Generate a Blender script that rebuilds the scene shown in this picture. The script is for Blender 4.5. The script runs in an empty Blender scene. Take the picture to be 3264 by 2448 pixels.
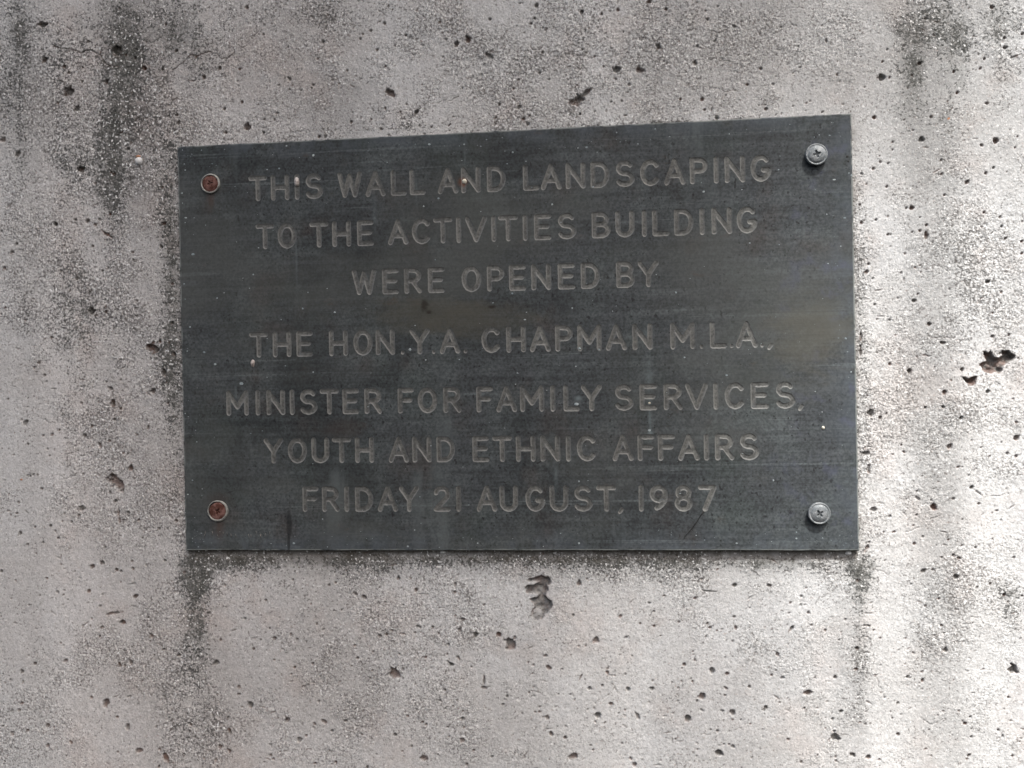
# Engraved dark metal plaque screwed to a weathered concrete wall (close-up, open shade with a patch of sun).
# All local measurements below are millimetres on the wall; MM turns them into metres.
import bpy, bmesh, math, random
import numpy as np
from mathutils import Matrix, Vector
MM = 0.001
random.seed(7); rng = np.random.default_rng(11)
scn = bpy.context.scene
col = scn.collection
CAM_M = [[0.9941072, 0.0192231, 0.1066837, 0.0472986], [0.1065833, 0.006177, -0.9942846, -0.4181427], [-0.0197722, 0.9997961, 0.0040917, -0.0181928]]

# ---------------------------------------------------------------- camera
cam_d = bpy.data.cameras.new('camera'); cam = bpy.data.objects.new('camera', cam_d); col.objects.link(cam)
cam.matrix_world = Matrix([CAM_M[0], CAM_M[1], CAM_M[2], [0, 0, 0, 1]])
cam_d.sensor_width = 36.0; cam_d.lens = 36.0 * 2900 / 3264
cam_d.clip_start = 0.01; cam_d.clip_end = 100
scn.camera = cam

# ---------------------------------------------------------------- sky, sun, exposure
SUN = Vector((0.27, -0.62, 1.0)).normalized()            # direction towards the sun
w = bpy.data.worlds.new('World'); scn.world = w; w.use_nodes = True
nt = w.node_tree; nt.nodes.clear()
sky = nt.nodes.new('ShaderNodeTexSky'); sky.sky_type = 'NISHITA'; sky.sun_disc = False
sky.sun_elevation = math.asin(SUN.z); sky.sun_rotation = math.atan2(SUN.x, SUN.y)
sky.air_density = 1.0; sky.dust_density = 7.0; sky.ozone_density = 1.0
bg = nt.nodes.new('ShaderNodeBackground'); bg.inputs[1].default_value = 0.13
wo = nt.nodes.new('ShaderNodeOutputWorld')
nt.links.new(sky.outputs[0], bg.inputs[0]); nt.links.new(bg.outputs[0], wo.inputs[0])
sd = bpy.data.lights.new('sun', 'SUN'); sd.energy = 4.0; sd.angle = math.radians(2.6); sd.color = (1.0, 0.985, 0.96)
so = bpy.data.objects.new('sun', sd); col.objects.link(so)
so.rotation_euler = SUN.to_track_quat('Z', 'Y').to_euler(); so.location = (1, -2, 3)
scn.view_settings.view_transform = 'Standard'; scn.view_settings.look = 'None'
scn.view_settings.exposure = 0.54; scn.view_settings.gamma = 1.0

# ---------------------------------------------------------------- helpers
def tag(o, label=None, cat=None, group=None, kind=None):
    if label: o['label'] = label
    if cat: o['category'] = cat
    if group: o['group'] = group
    if kind: o['kind'] = kind
    return o
def link(name, me, parent=None, mat=None, loc=None):
    o = bpy.data.objects.new(name, me); col.objects.link(o)
    if mat is not None and not me.materials: me.materials.append(mat)
    if parent is not None: o.parent = parent
    if loc is not None: o.location = loc
    return o
def mesh(name, V, F, mat=None, smooth=True):
    me = bpy.data.meshes.new(name)
    V = np.asarray(V, dtype=np.float32); 
    me.from_pydata(V.tolist() if len(V) < 200000 else V, [], F)
    if smooth: me.polygons.foreach_set('use_smooth', np.ones(len(me.polygons), dtype=bool))
    if mat: me.materials.append(mat)
    me.update(); return me

class N:                                                   # tiny node-tree writer
    def __init__(s, name):
        s.m = bpy.data.materials.new(name); s.m.use_nodes = True; s.t = s.m.node_tree; s.t.nodes.clear()
        s.out = s.t.nodes.new('ShaderNodeOutputMaterial'); s.b = s.t.nodes.new('ShaderNodeBsdfPrincipled')
        s.t.links.new(s.b.outputs[0], s.out.inputs[0])
        s.geo = s.t.nodes.new('ShaderNodeNewGeometry').outputs['Position']
    def set(s, inp, v):
        if isinstance(v, bpy.types.NodeSocket): s.t.links.new(v, inp)
        else: inp.default_value = v
    def math(s, op, a, b=0.0, c=0.0, clamp=False):
        n = s.t.nodes.new('ShaderNodeMath'); n.operation = op; n.use_clamp = clamp
        for i, v in enumerate((a, b, c)): s.set(n.inputs[i], v)
        return n.outputs[0]
    def ss(s, x, a, b, lo=0.0, hi=1.0):                    # smooth step
        n = s.t.nodes.new('ShaderNodeMapRange'); n.interpolation_type = 'SMOOTHSTEP'
        for i, v in enumerate((x, a, b, lo, hi)): s.set(n.inputs[i], v)
        return n.outputs[0]
    def noise(s, scale, detail=2.0, rough=0.5, stretch=(1, 1, 1), off=(0, 0, 0), dist=0.0):
        mp = s.t.nodes.new('ShaderNodeMapping'); s.t.links.new(s.geo, mp.inputs[0])
        mp.inputs[1].default_value = off; mp.inputs[3].default_value = stretch
        n = s.t.nodes.new('ShaderNodeTexNoise'); s.t.links.new(mp.outputs[0], n.inputs['Vector'])
        n.inputs['Scale'].default_value = scale; n.inputs['Detail'].default_value = detail
        n.inputs['Roughness'].default_value = rough; n.inputs['Distortion'].default_value = dist
        return n.outputs[0]
    def voro(s, scale, feature='F1', off=(0, 0, 0), out='Distance', rand=1.0):
        mp = s.t.nodes.new('ShaderNodeMapping'); s.t.links.new(s.geo, mp.inputs[0]); mp.inputs[1].default_value = off
        n = s.t.nodes.new('ShaderNodeTexVoronoi'); n.feature = feature; n.inputs['Scale'].default_value = scale
        n.inputs['Randomness'].default_value = rand
        s.t.links.new(mp.outputs[0], n.inputs['Vector']); return n.outputs[out]
    def mix(s, f, a, b, mode='MIX'):
        n = s.t.nodes.new('ShaderNodeMix'); n.data_type = 'RGBA'; n.blend_type = mode
        s.set(n.inputs[0], f)
        for i, v in ((6, a), (7, b)):
            if isinstance(v, tuple) and len(v) == 3: v = (*v, 1)
            s.set(n.inputs[i], v)
        return n.outputs[2]
    def attr(s, name):
        n = s.t.nodes.new('ShaderNodeAttribute'); n.attribute_name = name; return n.outputs['Fac']
    def xyz(s):
        n = s.t.nodes.new('ShaderNodeSeparateXYZ'); s.t.links.new(s.geo, n.inputs[0]); return n.outputs
    def blob(s, x, z, rx, rz, X, Z):                       # a stain of its own: 1 at (x, z) mm, fading out
        dx = s.math('MULTIPLY', s.math('SUBTRACT', X, x * MM), 1 / (rx * MM)); dz = s.math('MULTIPLY', s.math('SUBTRACT', Z, z * MM), 1 / (rz * MM))
        r = s.math('ADD', s.math('MULTIPLY', dx, dx), s.math('MULTIPLY', dz, dz))
        return s.math('EXPONENT', s.math('MULTIPLY', r, -1.0))
    def bump(s, h, dist, strength=1.0, prev=None):
        n = s.t.nodes.new('ShaderNodeBump'); n.inputs['Strength'].default_value = strength; n.inputs['Distance'].default_value = dist
        s.t.links.new(h, n.inputs['Height'])
        if prev is not None: s.t.links.new(prev, n.inputs['Normal'])
        return n.outputs[0]
    def done(s, color=None, rough=None, normal=None, metal=None, spec=None):
        if color is not None: s.set(s.b.inputs['Base Color'], (*color, 1) if isinstance(color, tuple) and len(color) == 3 else color)
        if rough is not None: s.set(s.b.inputs['Roughness'], rough)
        if metal is not None: s.set(s.b.inputs['Metallic'], metal)
        if spec is not None: s.set(s.b.inputs['Specular IOR Level'], spec)
        if normal is not None: s.t.links.new(normal, s.b.inputs['Normal'])
        return s.m

# measured positions (mm on the wall): letter rows, air holes, broken holes, cracks, mould, marks
PLATE_H = 192.2
ROWS = [('THISWALLANDLANDSCAPING',74.39,[-116.05,-105.17,-96.94,-88.74,-71.54,-59.26,-48.24,-39.35,-25.06,-14.38,-2.59,13.44,22.35,33.77,44.85,56.0,67.23,78.25,88.94,96.53,104.78,116.0]),
('TOTHEACTIVITIESBUILDING',51.61,[-113.0,-102.3,-86.8,-75.93,-64.52,-49.01,-38.04,-27.88,-20.54,-12.36,-4.21,2.46,10.26,18.32,29.34,44.83,55.56,64.28,71.55,81.86,89.9,98.59,109.57]),
('WEREOPENEDBY',28.8,[-65.59,-53.05,-42.36,-31.43,-15.01,-3.79,6.34,17.15,28.75,39.57,55.41,65.66]),
('THEHON.Y.A.CHAPMANM.L.A.,',0.56,[-117.18,-105.84,-94.86,-78.5,-66.78,-56.16,-47.97,-39.82,-33.33,-25.68,-18.49,-6.53,5.07,16.17,27.06,38.6,50.78,62.47,80.35,88.67,96.13,101.92,108.51,115.2,118.75]),
('MINISTERFORFAMILYSERVICES,',-26.76,[-128.27,-118.24,-109.49,-101.54,-93.62,-83.47,-73.21,-62.41,-46.91,-36.7,-25.06,-10.0,0.17,11.88,21.37,29.95,38.07,53.65,64.61,75.66,86.09,94.53,102.79,113.76,124.79,131.57]),
('YOUTHANDETHNICAFFAIRS',-49.59,[-111.06,-99.44,-88.34,-78.06,-67.08,-50.8,-39.82,-28.61,-12.2,-2.31,8.55,19.77,28.08,36.35,52.78,63.2,72.3,82.19,89.95,97.96,108.68]),
('FRIDAY21AUGUST,1987',-72.49,[-93.54,-83.68,-76.13,-67.71,-56.49,-46.67,-30.84,-23.05,-9.9,0.28,12.42,23.33,34.33,44.85,51.21,60.51,68.36,79.39,89.94])]
PITS = [(-122.0,105.0,2.17,1.72,0),(-132.7,103.1,1.03,1.03,0),(-206.2,88.7,2.14,1.79,0),(-135.2,133.6,1.15,1.15,0),(-143.0,129.9,1.27,1.27,0),(-160.8,112.0,0.82,0.82,0),(-156.0,108.9,1.05,1.05,0),
(-156.8,112.3,0.81,0.81,0),(-207.6,118.0,1.31,1.31,0),(-239.4,97.5,1.69,1.33,30),(-246.8,104.7,1.34,1.34,0),(-121.0,161.9,1.26,1.26,0),(-156.7,143.1,1.16,1.16,0),(-204.5,138.0,0.71,0.71,0),
(-204.6,131.0,0.71,0.71,0),(-201.2,150.5,0.83,0.83,0),(-182.1,142.9,0.82,0.82,0),(-177.5,141.0,0.94,0.94,0),(-146.9,139.8,0.69,0.69,0),(-163.8,134.6,0.82,0.82,0),(-172.6,135.7,1.29,1.29,0),
(-223.5,142.5,1.5,1.5,0),(-224.9,160.1,2.4,1.2,0),(-211.3,126.6,2.69,1.79,20),(-189.3,85.7,1.06,1.06,0),(-199.2,81.6,0.71,0.71,0),(-192.2,130.6,1.18,1.18,0),(-161.6,156.2,0.82,0.82,0),
(-182.0,97.4,0.94,0.94,0),(-133.3,114.1,0.8,0.8,0),(-124.3,117.0,0.92,0.92,0),(-214.0,139.1,1.2,1.2,0),(-125.1,132.5,0.8,0.8,0),(-186.5,145.4,2.01,2.6,20),(-84.0,143.2,1.12,1.12,0),
(-100.9,126.5,1.36,0.79,-50),(-89.4,123.2,0.73,0.73,0),(-54.0,150.1,0.88,0.88,0),(-61.0,147.0,0.78,0.78,0),(-58.1,137.8,0.78,0.78,0),(-44.2,144.0,0.77,0.77,0),(-41.0,134.8,0.55,0.55,0),
(-15.0,140.2,1.63,1.63,0),(-20.5,138.6,1.3,1.3,0),(-4.9,131.9,2.43,0.86,-35),(-52.2,117.6,2.48,1.44,-30),(-71.3,104.7,0.89,0.89,0),(-114.0,101.9,0.91,0.91,0),(-113.5,108.2,0.68,0.68,0),
(-108.7,107.7,0.62,0.62,0),(-86.8,98.7,0.79,0.79,0),(-83.7,98.8,0.79,0.79,0),(-33.0,100.4,0.77,0.77,0),(-24.5,101.0,1.2,0.54,40),(-44.5,111.7,0.55,0.55,0),(-47.6,108.4,0.66,0.66,0),
(-56.9,100.7,0.78,0.78,0),(-72.5,128.9,0.61,0.61,0),(-101.2,141.8,0.57,0.57,0),(-54.8,110.4,0.66,0.66,0),(-2.5,103.4,0.65,0.65,0),(-4.8,149.0,0.86,0.86,0),(-39.9,108.0,1.1,1.1,0),
(-64.6,145.5,0.56,0.56,0),(-1.0,109.5,0.97,0.97,0),(38.0,149.7,1.27,1.27,0),(17.4,154.0,0.96,0.96,0),(16.2,148.1,0.75,0.75,0),(14.6,145.7,0.64,0.64,0),(54.3,149.4,0.84,0.84,0),
(50.9,149.1,0.63,0.63,0),(46.9,148.2,0.63,0.63,0),(68.7,152.3,1.14,1.14,0),(75.9,148.4,0.72,0.72,0),(72.2,131.6,1.87,1.04,-40),(89.5,130.9,0.92,0.62,-20),(106.0,139.0,1.32,0.71,-30),
(94.3,142.6,0.82,0.82,0),(93.6,146.5,0.61,0.61,0),(53.3,122.5,1.78,1.36,0),(63.4,121.6,2.08,1.46,0),(47.3,124.1,0.74,0.74,0),(18.1,122.8,0.75,0.75,0),(9.9,127.8,0.64,0.64,0),(22.3,119.5,0.64,0.64,0),
(35.4,109.7,3.17,1.69,35),(39.1,112.7,2.9,1.16,30),(50.4,107.9,0.63,0.63,0),(8.2,107.9,0.96,0.96,0),(88.3,123.4,0.93,1.23,0),(117.4,119.4,0.91,0.91,0),(111.4,112.5,0.81,0.81,0),
(91.1,107.0,0.92,0.92,0),(81.6,107.4,0.72,0.72,0),(97.6,98.2,1.23,1.23,0),(36.1,103.1,0.74,0.74,0),(56.8,101.5,1.05,0.52,0),(92.3,102.3,0.62,0.62,0),(10.2,102.2,0.86,0.86,0),(13.2,103.4,0.75,0.75,0),
(12.3,99.7,0.96,0.96,0),(117.1,134.9,0.61,0.61,0),(97.5,133.0,0.72,0.72,0),(119.3,101.2,0.71,0.71,0),(5.9,116.1,0.64,0.64,0),(43.4,128.9,0.53,0.53,0),(35.3,116.2,0.53,0.53,0),
(169.8,112.6,1.48,1.48,0),(172.8,112.2,0.69,0.69,0),(169.9,119.3,0.69,0.69,0),(166.0,94.9,0.99,0.99,0),(190.0,93.9,0.78,0.78,0),(185.8,84.2,1.17,1.17,0),(217.0,82.2,1.35,1.35,0),
(211.0,80.5,0.77,0.77,0),(188.7,137.5,0.88,0.88,0),(185.6,117.8,1.07,0.78,20),(199.9,113.2,0.78,0.78,0),(201.2,103.8,0.78,0.78,0),(221.6,122.6,0.96,0.96,0),(225.3,118.4,2.15,0.48,15),
(228.8,128.2,0.86,0.86,0),(146.1,129.9,0.7,0.7,0),(134.0,128.4,0.5,0.5,0),(173.5,83.6,0.59,0.59,0),(173.6,80.3,0.59,0.59,0),(168.2,75.2,0.69,0.69,0),(171.6,74.4,0.59,0.59,0),(165.2,72.4,0.69,0.69,0),
(194.2,74.8,0.58,0.58,0),(215.9,70.4,0.77,0.77,0),(212.4,68.3,0.87,0.87,0),(204.8,64.7,1.16,1.16,0),(170.9,64.2,0.79,0.79,0),(162.1,65.7,0.49,0.49,0),(213.7,98.6,1.06,0.67,0),
(216.1,140.6,0.96,0.96,0),(172.0,124.6,0.69,0.69,0),(182.4,112.7,0.59,0.59,0),(143.7,98.4,0.7,0.7,0),(177.5,113.9,0.49,0.49,0),(178.7,93.3,0.49,0.49,0),(226.1,83.7,0.62,0.62,0),
(225.0,79.0,0.57,0.57,0),(212.8,118.1,0.77,0.77,0),(211.2,114.2,0.67,0.67,0),(160.2,70.3,0.69,0.69,0),(150.5,114.7,0.8,0.8,0),(221.5,126.9,0.67,0.67,0),(-203.5,63.5,1.31,1.31,0),
(-209.5,64.2,0.84,0.84,0),(-199.4,60.9,0.95,0.95,0),(-197.1,63.8,0.71,0.71,0),(-220.3,62.5,1.32,1.32,0),(-240.4,53.4,1.09,1.09,0),(-243.2,49.5,0.97,0.97,0),(-247.2,41.7,1.09,1.09,0),
(-215.7,51.4,0.84,0.84,0),(-201.1,50.9,0.83,0.83,0),(-191.9,66.2,0.83,0.83,0),(-164.9,60.7,1.17,1.17,0),(-166.0,49.3,1.17,1.17,0),(-180.5,47.3,0.77,0.77,0),(-180.6,43.7,0.71,0.71,0),
(-193.3,39.9,0.77,0.77,0),(-196.3,38.9,0.89,0.89,0),(-209.5,35.7,0.96,0.96,0),(-213.2,29.6,0.72,0.72,0),(-202.4,19.1,2.02,1.67,0),(-194.7,18.8,0.95,0.95,0),(-172.7,1.3,2.35,1.99,-30),
(-170.1,-0.2,1.64,1.99,20),(-171.2,3.5,1.17,0.82,30),(-160.8,-2.3,1.52,1.17,0),(-166.2,-11.1,1.29,1.75,0),(-230.0,-5.3,0.84,0.84,0),(-232.7,-7.5,0.85,0.85,0),(-227.4,-11.3,0.84,0.84,0),
(-236.7,15.8,0.67,0.67,0),(-223.7,7.0,0.96,0.96,0),(-161.3,12.7,0.93,0.93,0),(-160.9,31.3,0.7,0.7,0),(-179.2,23.8,0.71,0.71,0),(-204.9,0.6,0.6,0.6,0),(-246.9,22.4,0.61,0.61,0),
(-249.3,19.3,0.67,0.67,0),(-193.3,56.2,3.55,0.53,-35),(-167.6,3.9,0.82,0.82,0),(181.6,54.4,1.27,1.27,0),(178.9,54.4,0.69,0.69,0),(195.2,59.4,0.78,0.78,0),(211.5,51.1,0.67,0.67,0),
(218.2,48.8,0.62,0.62,0),(218.8,44.7,0.86,0.86,0),(220.2,39.5,0.67,0.67,0),(227.1,38.0,0.86,0.86,0),(226.8,32.6,0.77,0.77,0),(187.3,46.7,0.78,0.78,0),(184.5,44.1,0.68,0.68,0),(187.0,42.0,0.88,1.76,0),
(165.9,49.6,0.69,0.69,0),(159.6,48.8,0.79,0.79,0),(159.0,56.6,0.69,0.69,0),(170.8,42.9,0.59,0.59,0),(162.4,30.2,0.69,0.69,0),(161.5,26.8,0.79,0.79,0),(164.1,23.7,0.49,0.49,0),(212.9,21.0,0.96,0.96,0),
(183.1,16.2,0.64,0.64,0),(181.5,13.5,0.88,0.88,0),(164.7,12.3,0.59,0.59,0),(176.2,25.9,0.49,0.49,0),(181.4,43.7,0.59,0.59,0),(187.6,2.6,0.88,0.88,0),(193.5,-5.6,1.46,0.78,0),(173.3,-1.7,0.49,0.49,0),
(214.2,-3.0,0.87,0.87,0),(221.0,-2.9,0.62,0.62,0),(179.0,-17.6,1.28,1.28,0),(170.6,-14.2,0.79,0.79,0),(165.2,-9.1,0.59,0.59,0),(201.3,-17.4,0.97,0.97,0),(189.8,-16.0,0.54,0.54,0),
(170.9,5.2,0.59,0.59,0),(214.6,7.2,0.58,0.58,0),(218.3,16.2,0.58,0.58,0),(158.7,-1.9,0.69,1.98,0),(158.3,-8.1,0.6,2.48,0),(177.4,23.1,0.49,1.08,0),(-246.9,-22.5,0.73,0.73,0),
(-193.5,-18.4,1.66,1.07,-45),(-192.1,-25.7,1.3,1.78,0),(-208.8,-25.2,0.78,0.78,0),(-188.4,-28.1,0.71,0.71,0),(-164.5,-26.0,0.7,0.7,0),(-171.7,-19.9,1.52,1.52,0),(-192.1,-33.3,0.89,0.89,0),
(-238.2,-34.0,1.82,1.09,50),(-203.4,-36.3,0.89,0.89,0),(-207.1,-41.0,1.19,1.19,0),(-224.2,-40.3,0.9,0.9,0),(-228.9,-40.6,0.6,0.6,0),(-194.7,-43.8,0.89,0.89,0),(-220.5,-38.1,0.66,0.66,0),
(-236.9,-44.8,0.61,0.61,0),(-225.6,-50.6,0.72,0.72,0),(-174.7,-37.2,0.82,0.82,0),(-180.4,-41.0,0.59,0.59,0),(-199.5,-46.1,1.49,0.83,-50),(-184.5,-57.2,1.3,1.3,0),(-192.1,-63.6,5.04,2.13,-48),
(-195.2,-68.7,0.89,0.89,0),(-192.1,-72.9,1.07,1.07,0),(-209.7,-76.5,1.43,1.43,0),(-186.0,-78.8,1.06,0.83,-30),(-191.0,-78.5,0.71,2.01,0),(-211.0,-79.9,0.72,0.72,0),(-161.4,-82.8,1.05,1.05,0),
(-234.3,-59.9,0.79,0.79,0),(-237.6,-60.3,0.67,0.67,0),(-236.0,-60.7,0.67,0.67,0),(-232.3,-59.9,0.6,0.6,0),(-230.2,-66.7,0.84,0.84,0),(-226.1,-85.1,0.9,0.9,0),(-223.5,-87.5,0.6,0.6,0),
(-242.2,-88.7,1.09,1.09,0),(-243.2,-89.7,0.61,0.61,0),(-243.5,-78.8,1.09,0.61,0),(-234.0,-85.5,0.73,0.73,0),(-238.1,-94.0,0.79,0.79,0),(-222.3,-91.1,0.66,0.66,0),(-197.9,-95.4,0.71,0.71,0),
(-199.9,-103.0,1.07,1.07,0),(-205.0,-104.8,1.31,1.31,0),(-192.5,-106.6,1.07,1.07,0),(-190.2,-107.1,0.71,0.71,0),(-184.1,-105.8,1.18,0.71,-50),(-252.3,-107.3,0.98,0.98,0),(-170.3,-86.5,0.76,0.76,0),
(-167.7,-101.8,0.82,0.82,0),(-208.4,-59.6,0.6,0.6,0),(-185.6,-50.2,0.59,0.59,0),(-230.2,-93.1,0.6,0.6,0),(-178.9,-90.9,0.59,0.59,0),(-190.5,-82.5,0.59,1.78,0),(-214.9,-83.0,0.72,0.72,0),
(193.9,-27.2,0.97,0.97,0),(185.6,-34.0,0.88,0.88,0),(193.0,-33.8,0.88,0.88,0),(200.3,-38.6,1.07,1.07,0),(211.8,-27.2,0.87,0.87,0),(222.4,-30.5,0.58,0.58,0),(223.5,-41.0,0.62,0.62,0),
(223.3,-47.8,1.34,1.34,0),(219.7,-54.6,0.67,0.67,0),(223.3,-55.8,0.86,0.86,0),(195.3,-51.0,1.36,1.17,0),(198.7,-60.1,1.07,0.58,20),(175.0,-50.3,0.59,0.59,0),(176.2,-53.3,0.69,0.69,0),
(162.1,-35.8,1.39,1.78,0),(166.2,-38.0,0.79,0.79,0),(159.5,-53.8,1.98,0.79,0),(160.9,-61.0,0.69,1.98,0),(204.4,-69.1,1.07,1.07,0),(207.1,-76.4,0.58,0.58,0),(162.8,-78.7,1.39,1.09,0),
(188.3,-78.1,1.47,1.47,0),(169.5,-81.8,0.79,0.79,0),(179.9,-93.8,0.79,0.79,0),(194.1,-92.2,0.58,0.58,0),(205.5,-95.5,0.58,0.58,0),(196.1,-99.0,0.88,0.88,0),(198.5,-100.0,0.78,0.78,0),
(183.3,-105.9,1.08,1.08,0),(187.3,-105.5,0.78,0.78,0),(191.2,-100.0,0.59,0.59,0),(221.4,-100.0,0.96,0.58,0),(171.3,-88.7,0.99,0.49,20),(181.4,-73.9,1.47,0.59,-40),(159.3,-95.9,0.6,2.48,-25),
(212.1,-55.6,0.48,0.48,0),(207.2,-71.6,1.94,0.39,-35),(204.9,-24.1,1.45,0.77,0),(-244.9,-111.6,0.61,0.61,0),(-228.5,-110.7,0.6,0.6,0),(-223.2,-117.3,0.84,0.84,0),(-220.0,-118.6,0.72,0.72,0),
(-207.0,-116.8,0.96,0.96,0),(-183.1,-119.2,1.53,0.83,15),(-201.0,-124.1,0.71,0.71,0),(-201.9,-138.8,0.89,0.89,0),(-210.4,-133.9,0.66,0.66,0),(-206.5,-133.7,0.6,0.6,0),(-200.0,-134.6,1.19,0.71,0),
(-175.1,-138.5,1.18,1.18,0),(-193.9,-127.5,3.56,0.53,8),(-189.8,-131.9,1.54,1.07,-20),(-235.7,-152.5,0.91,0.91,0),(-219.8,-151.0,1.02,1.02,0),(-186.2,-151.5,1.18,1.66,0),(-192.1,-152.4,0.71,1.54,20),
(-189.4,-153.0,0.59,0.59,0),(-242.6,-156.7,1.09,1.09,0),(-249.1,-160.8,0.73,0.73,0),(-242.4,-161.7,0.61,1.22,0),(-199.6,-171.2,1.55,1.9,0),(-206.9,-168.7,0.84,0.84,0),(-187.1,-168.1,0.71,0.71,0),
(-243.1,-172.2,0.85,0.85,0),(-244.7,-175.7,0.97,0.97,0),(-229.9,-182.8,0.97,1.21,0),(-188.6,-183.1,1.42,1.42,0),(-193.9,-178.3,0.71,0.71,0),(-248.8,-187.5,1.1,1.1,0),(-217.9,-190.9,1.2,0.84,-50),
(-240.2,-185.6,0.85,0.85,0),(-229.8,-192.7,1.09,1.09,0),(-183.0,-194.2,2.36,1.06,10),(-169.2,-197.5,0.94,2.58,20),(-172.7,-193.4,0.82,0.82,0),(-142.6,-150.8,1.74,1.39,0),(-126.3,-170.8,1.49,1.49,0),
(-161.7,-147.7,0.93,0.93,0),(-145.9,-127.0,0.93,0.93,0),(-138.0,-113.4,0.69,0.69,0),(-156.6,-181.0,0.82,0.82,0),(-132.1,-162.4,0.92,0.92,0),(-132.2,-166.0,0.81,0.81,0),(-137.9,-177.3,0.81,0.81,0),
(-136.9,-184.2,0.58,2.08,20),(-142.0,-191.5,1.04,1.39,0),(-137.7,-193.1,0.69,1.39,30),(-160.1,-195.6,0.82,0.82,0),(-150.2,-197.0,0.76,0.76,0),(-144.2,-197.7,0.7,0.7,0),(-253.2,-129.6,0.73,0.73,0),
(-238.2,-123.8,0.61,0.61,0),(-253.7,-183.9,0.73,0.73,0),(-124.3,-144.0,0.8,0.8,0),(-128.3,-129.6,0.8,0.8,0),(-180.1,-146.4,0.59,0.59,0),(-174.3,-147.6,0.59,0.59,0),(-220.6,-197.6,0.6,0.6,0),
(-173.1,-201.8,0.82,0.82,0),(-69.6,-119.0,1.23,1.23,0),(-74.0,-117.2,1.45,0.9,-35),(-104.0,-110.9,0.68,0.68,0),(-83.2,-112.2,0.79,0.79,0),(-86.4,-113.3,0.68,0.68,0),(-53.0,-110.1,1.11,1.11,0),
(-44.8,-115.4,0.77,0.77,0),(-26.1,-112.7,0.76,1.09,0),(-26.3,-116.4,0.76,0.76,0),(-117.5,-120.8,0.69,0.69,0),(-113.7,-139.1,0.91,0.91,0),(-105.6,-136.8,0.68,0.68,0),(-102.7,-139.2,0.57,0.57,0),
(-92.9,-132.0,0.68,0.68,0),(-62.5,-137.3,0.89,0.89,0),(-59.1,-136.6,0.78,0.78,0),(-45.5,-135.5,0.77,0.77,0),(-44.1,-132.8,1.65,0.66,-10),(-37.3,-132.9,0.82,0.82,0),(-24.5,-133.8,0.87,0.87,0),
(-17.0,-136.4,1.09,1.63,0),(-6.3,-136.0,1.3,1.3,0),(-12.7,-122.2,0.65,0.65,0),(-74.6,-141.8,0.73,0.73,0),(-65.9,-144.7,0.72,0.72,0),(-73.4,-147.8,0.67,0.67,0),(-55.3,-154.9,2.66,2.0,-30),
(-51.7,-152.7,0.72,0.72,0),(-29.7,-141.0,0.77,0.77,0),(-30.6,-145.6,0.55,0.55,0),(-40.8,-147.0,0.55,0.55,0),(-28.8,-150.2,1.42,1.09,0),(-25.2,-147.3,0.55,1.42,30),(-19.1,-151.3,0.6,0.6,0),
(-104.1,-152.6,0.68,0.68,0),(-95.2,-150.6,0.79,0.79,0),(-108.6,-178.1,1.37,1.37,0),(-102.8,-187.3,1.36,1.36,0),(-95.2,-179.3,0.85,0.85,0),(-90.3,-178.3,1.69,1.02,-20),(-86.6,-182.5,0.79,0.79,0),
(-79.9,-177.7,0.9,0.9,0),(-80.4,-172.7,0.73,0.73,0),(-92.8,-168.9,0.68,0.68,0),(-99.4,-161.6,0.68,0.68,0),(-100.7,-161.8,0.51,0.51,0),(-99.4,-185.3,0.68,0.68,0),(-117.0,-195.1,0.86,0.86,0),
(-115.7,-196.6,0.69,0.69,0),(-42.3,-194.6,2.2,1.65,0),(-24.1,-185.4,1.53,1.09,0),(-49.9,-174.6,0.72,0.72,0),(-34.3,-167.2,0.88,0.88,0),(-31.8,-162.3,0.6,0.6,0),(-24.1,-175.5,1.09,0.76,0),
(-23.6,-172.0,0.66,0.66,0),(-42.8,-177.4,0.77,0.77,0),(-41.2,-178.6,0.77,0.77,0),(-31.0,-179.5,0.99,0.55,0),(-55.9,-183.6,1.11,0.67,0),(-13.5,-161.0,1.41,0.87,0),(-13.4,-157.3,0.43,2.71,0),
(-22.7,-129.1,1.31,0.76,0),(-48.3,-188.9,0.66,0.66,0),(-18.9,-190.0,0.98,0.65,0),(-85.0,-197.3,0.9,0.9,0),(-95.1,-198.1,1.02,0.79,0),(-22.2,-196.6,0.6,0.6,0),(-2.7,-164.6,0.76,0.76,0),
(-31.9,-170.8,0.55,0.55,0),(-28.1,-169.6,0.55,0.55,0),(-0.6,-140.4,2.27,2.48,0),(-69.9,-199.1,0.78,0.78,0),(-10.3,-192.8,0.87,0.54,20),(-80.6,-125.1,0.56,0.56,0),(-51.0,-122.5,0.89,0.55,0),
(-72.2,-183.8,0.56,0.56,0),(-30.4,-183.9,0.55,0.55,0),(-4.8,-168.4,0.59,0.59,0),(38.5,-138.3,1.48,1.48,0),(1.3,-137.5,1.08,1.08,0),(15.6,-138.5,0.86,0.53,0),(15.5,-145.6,1.18,0.75,0),
(7.3,-148.8,0.75,0.75,0),(16.6,-150.7,1.39,0.96,-30),(9.3,-153.9,0.59,0.59,0),(7.4,-162.7,0.64,0.64,0),(31.6,-111.9,1.06,1.59,0),(28.7,-126.8,0.64,0.64,0),(50.1,-127.1,0.79,1.05,0),
(52.5,-136.6,1.05,0.84,0),(65.3,-124.7,0.68,0.68,0),(65.3,-131.2,0.73,0.73,0),(63.4,-120.8,0.84,0.63,0),(58.9,-130.2,0.52,0.52,0),(30.8,-140.9,0.58,0.58,0),(34.0,-140.9,0.58,0.58,0),
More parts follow.
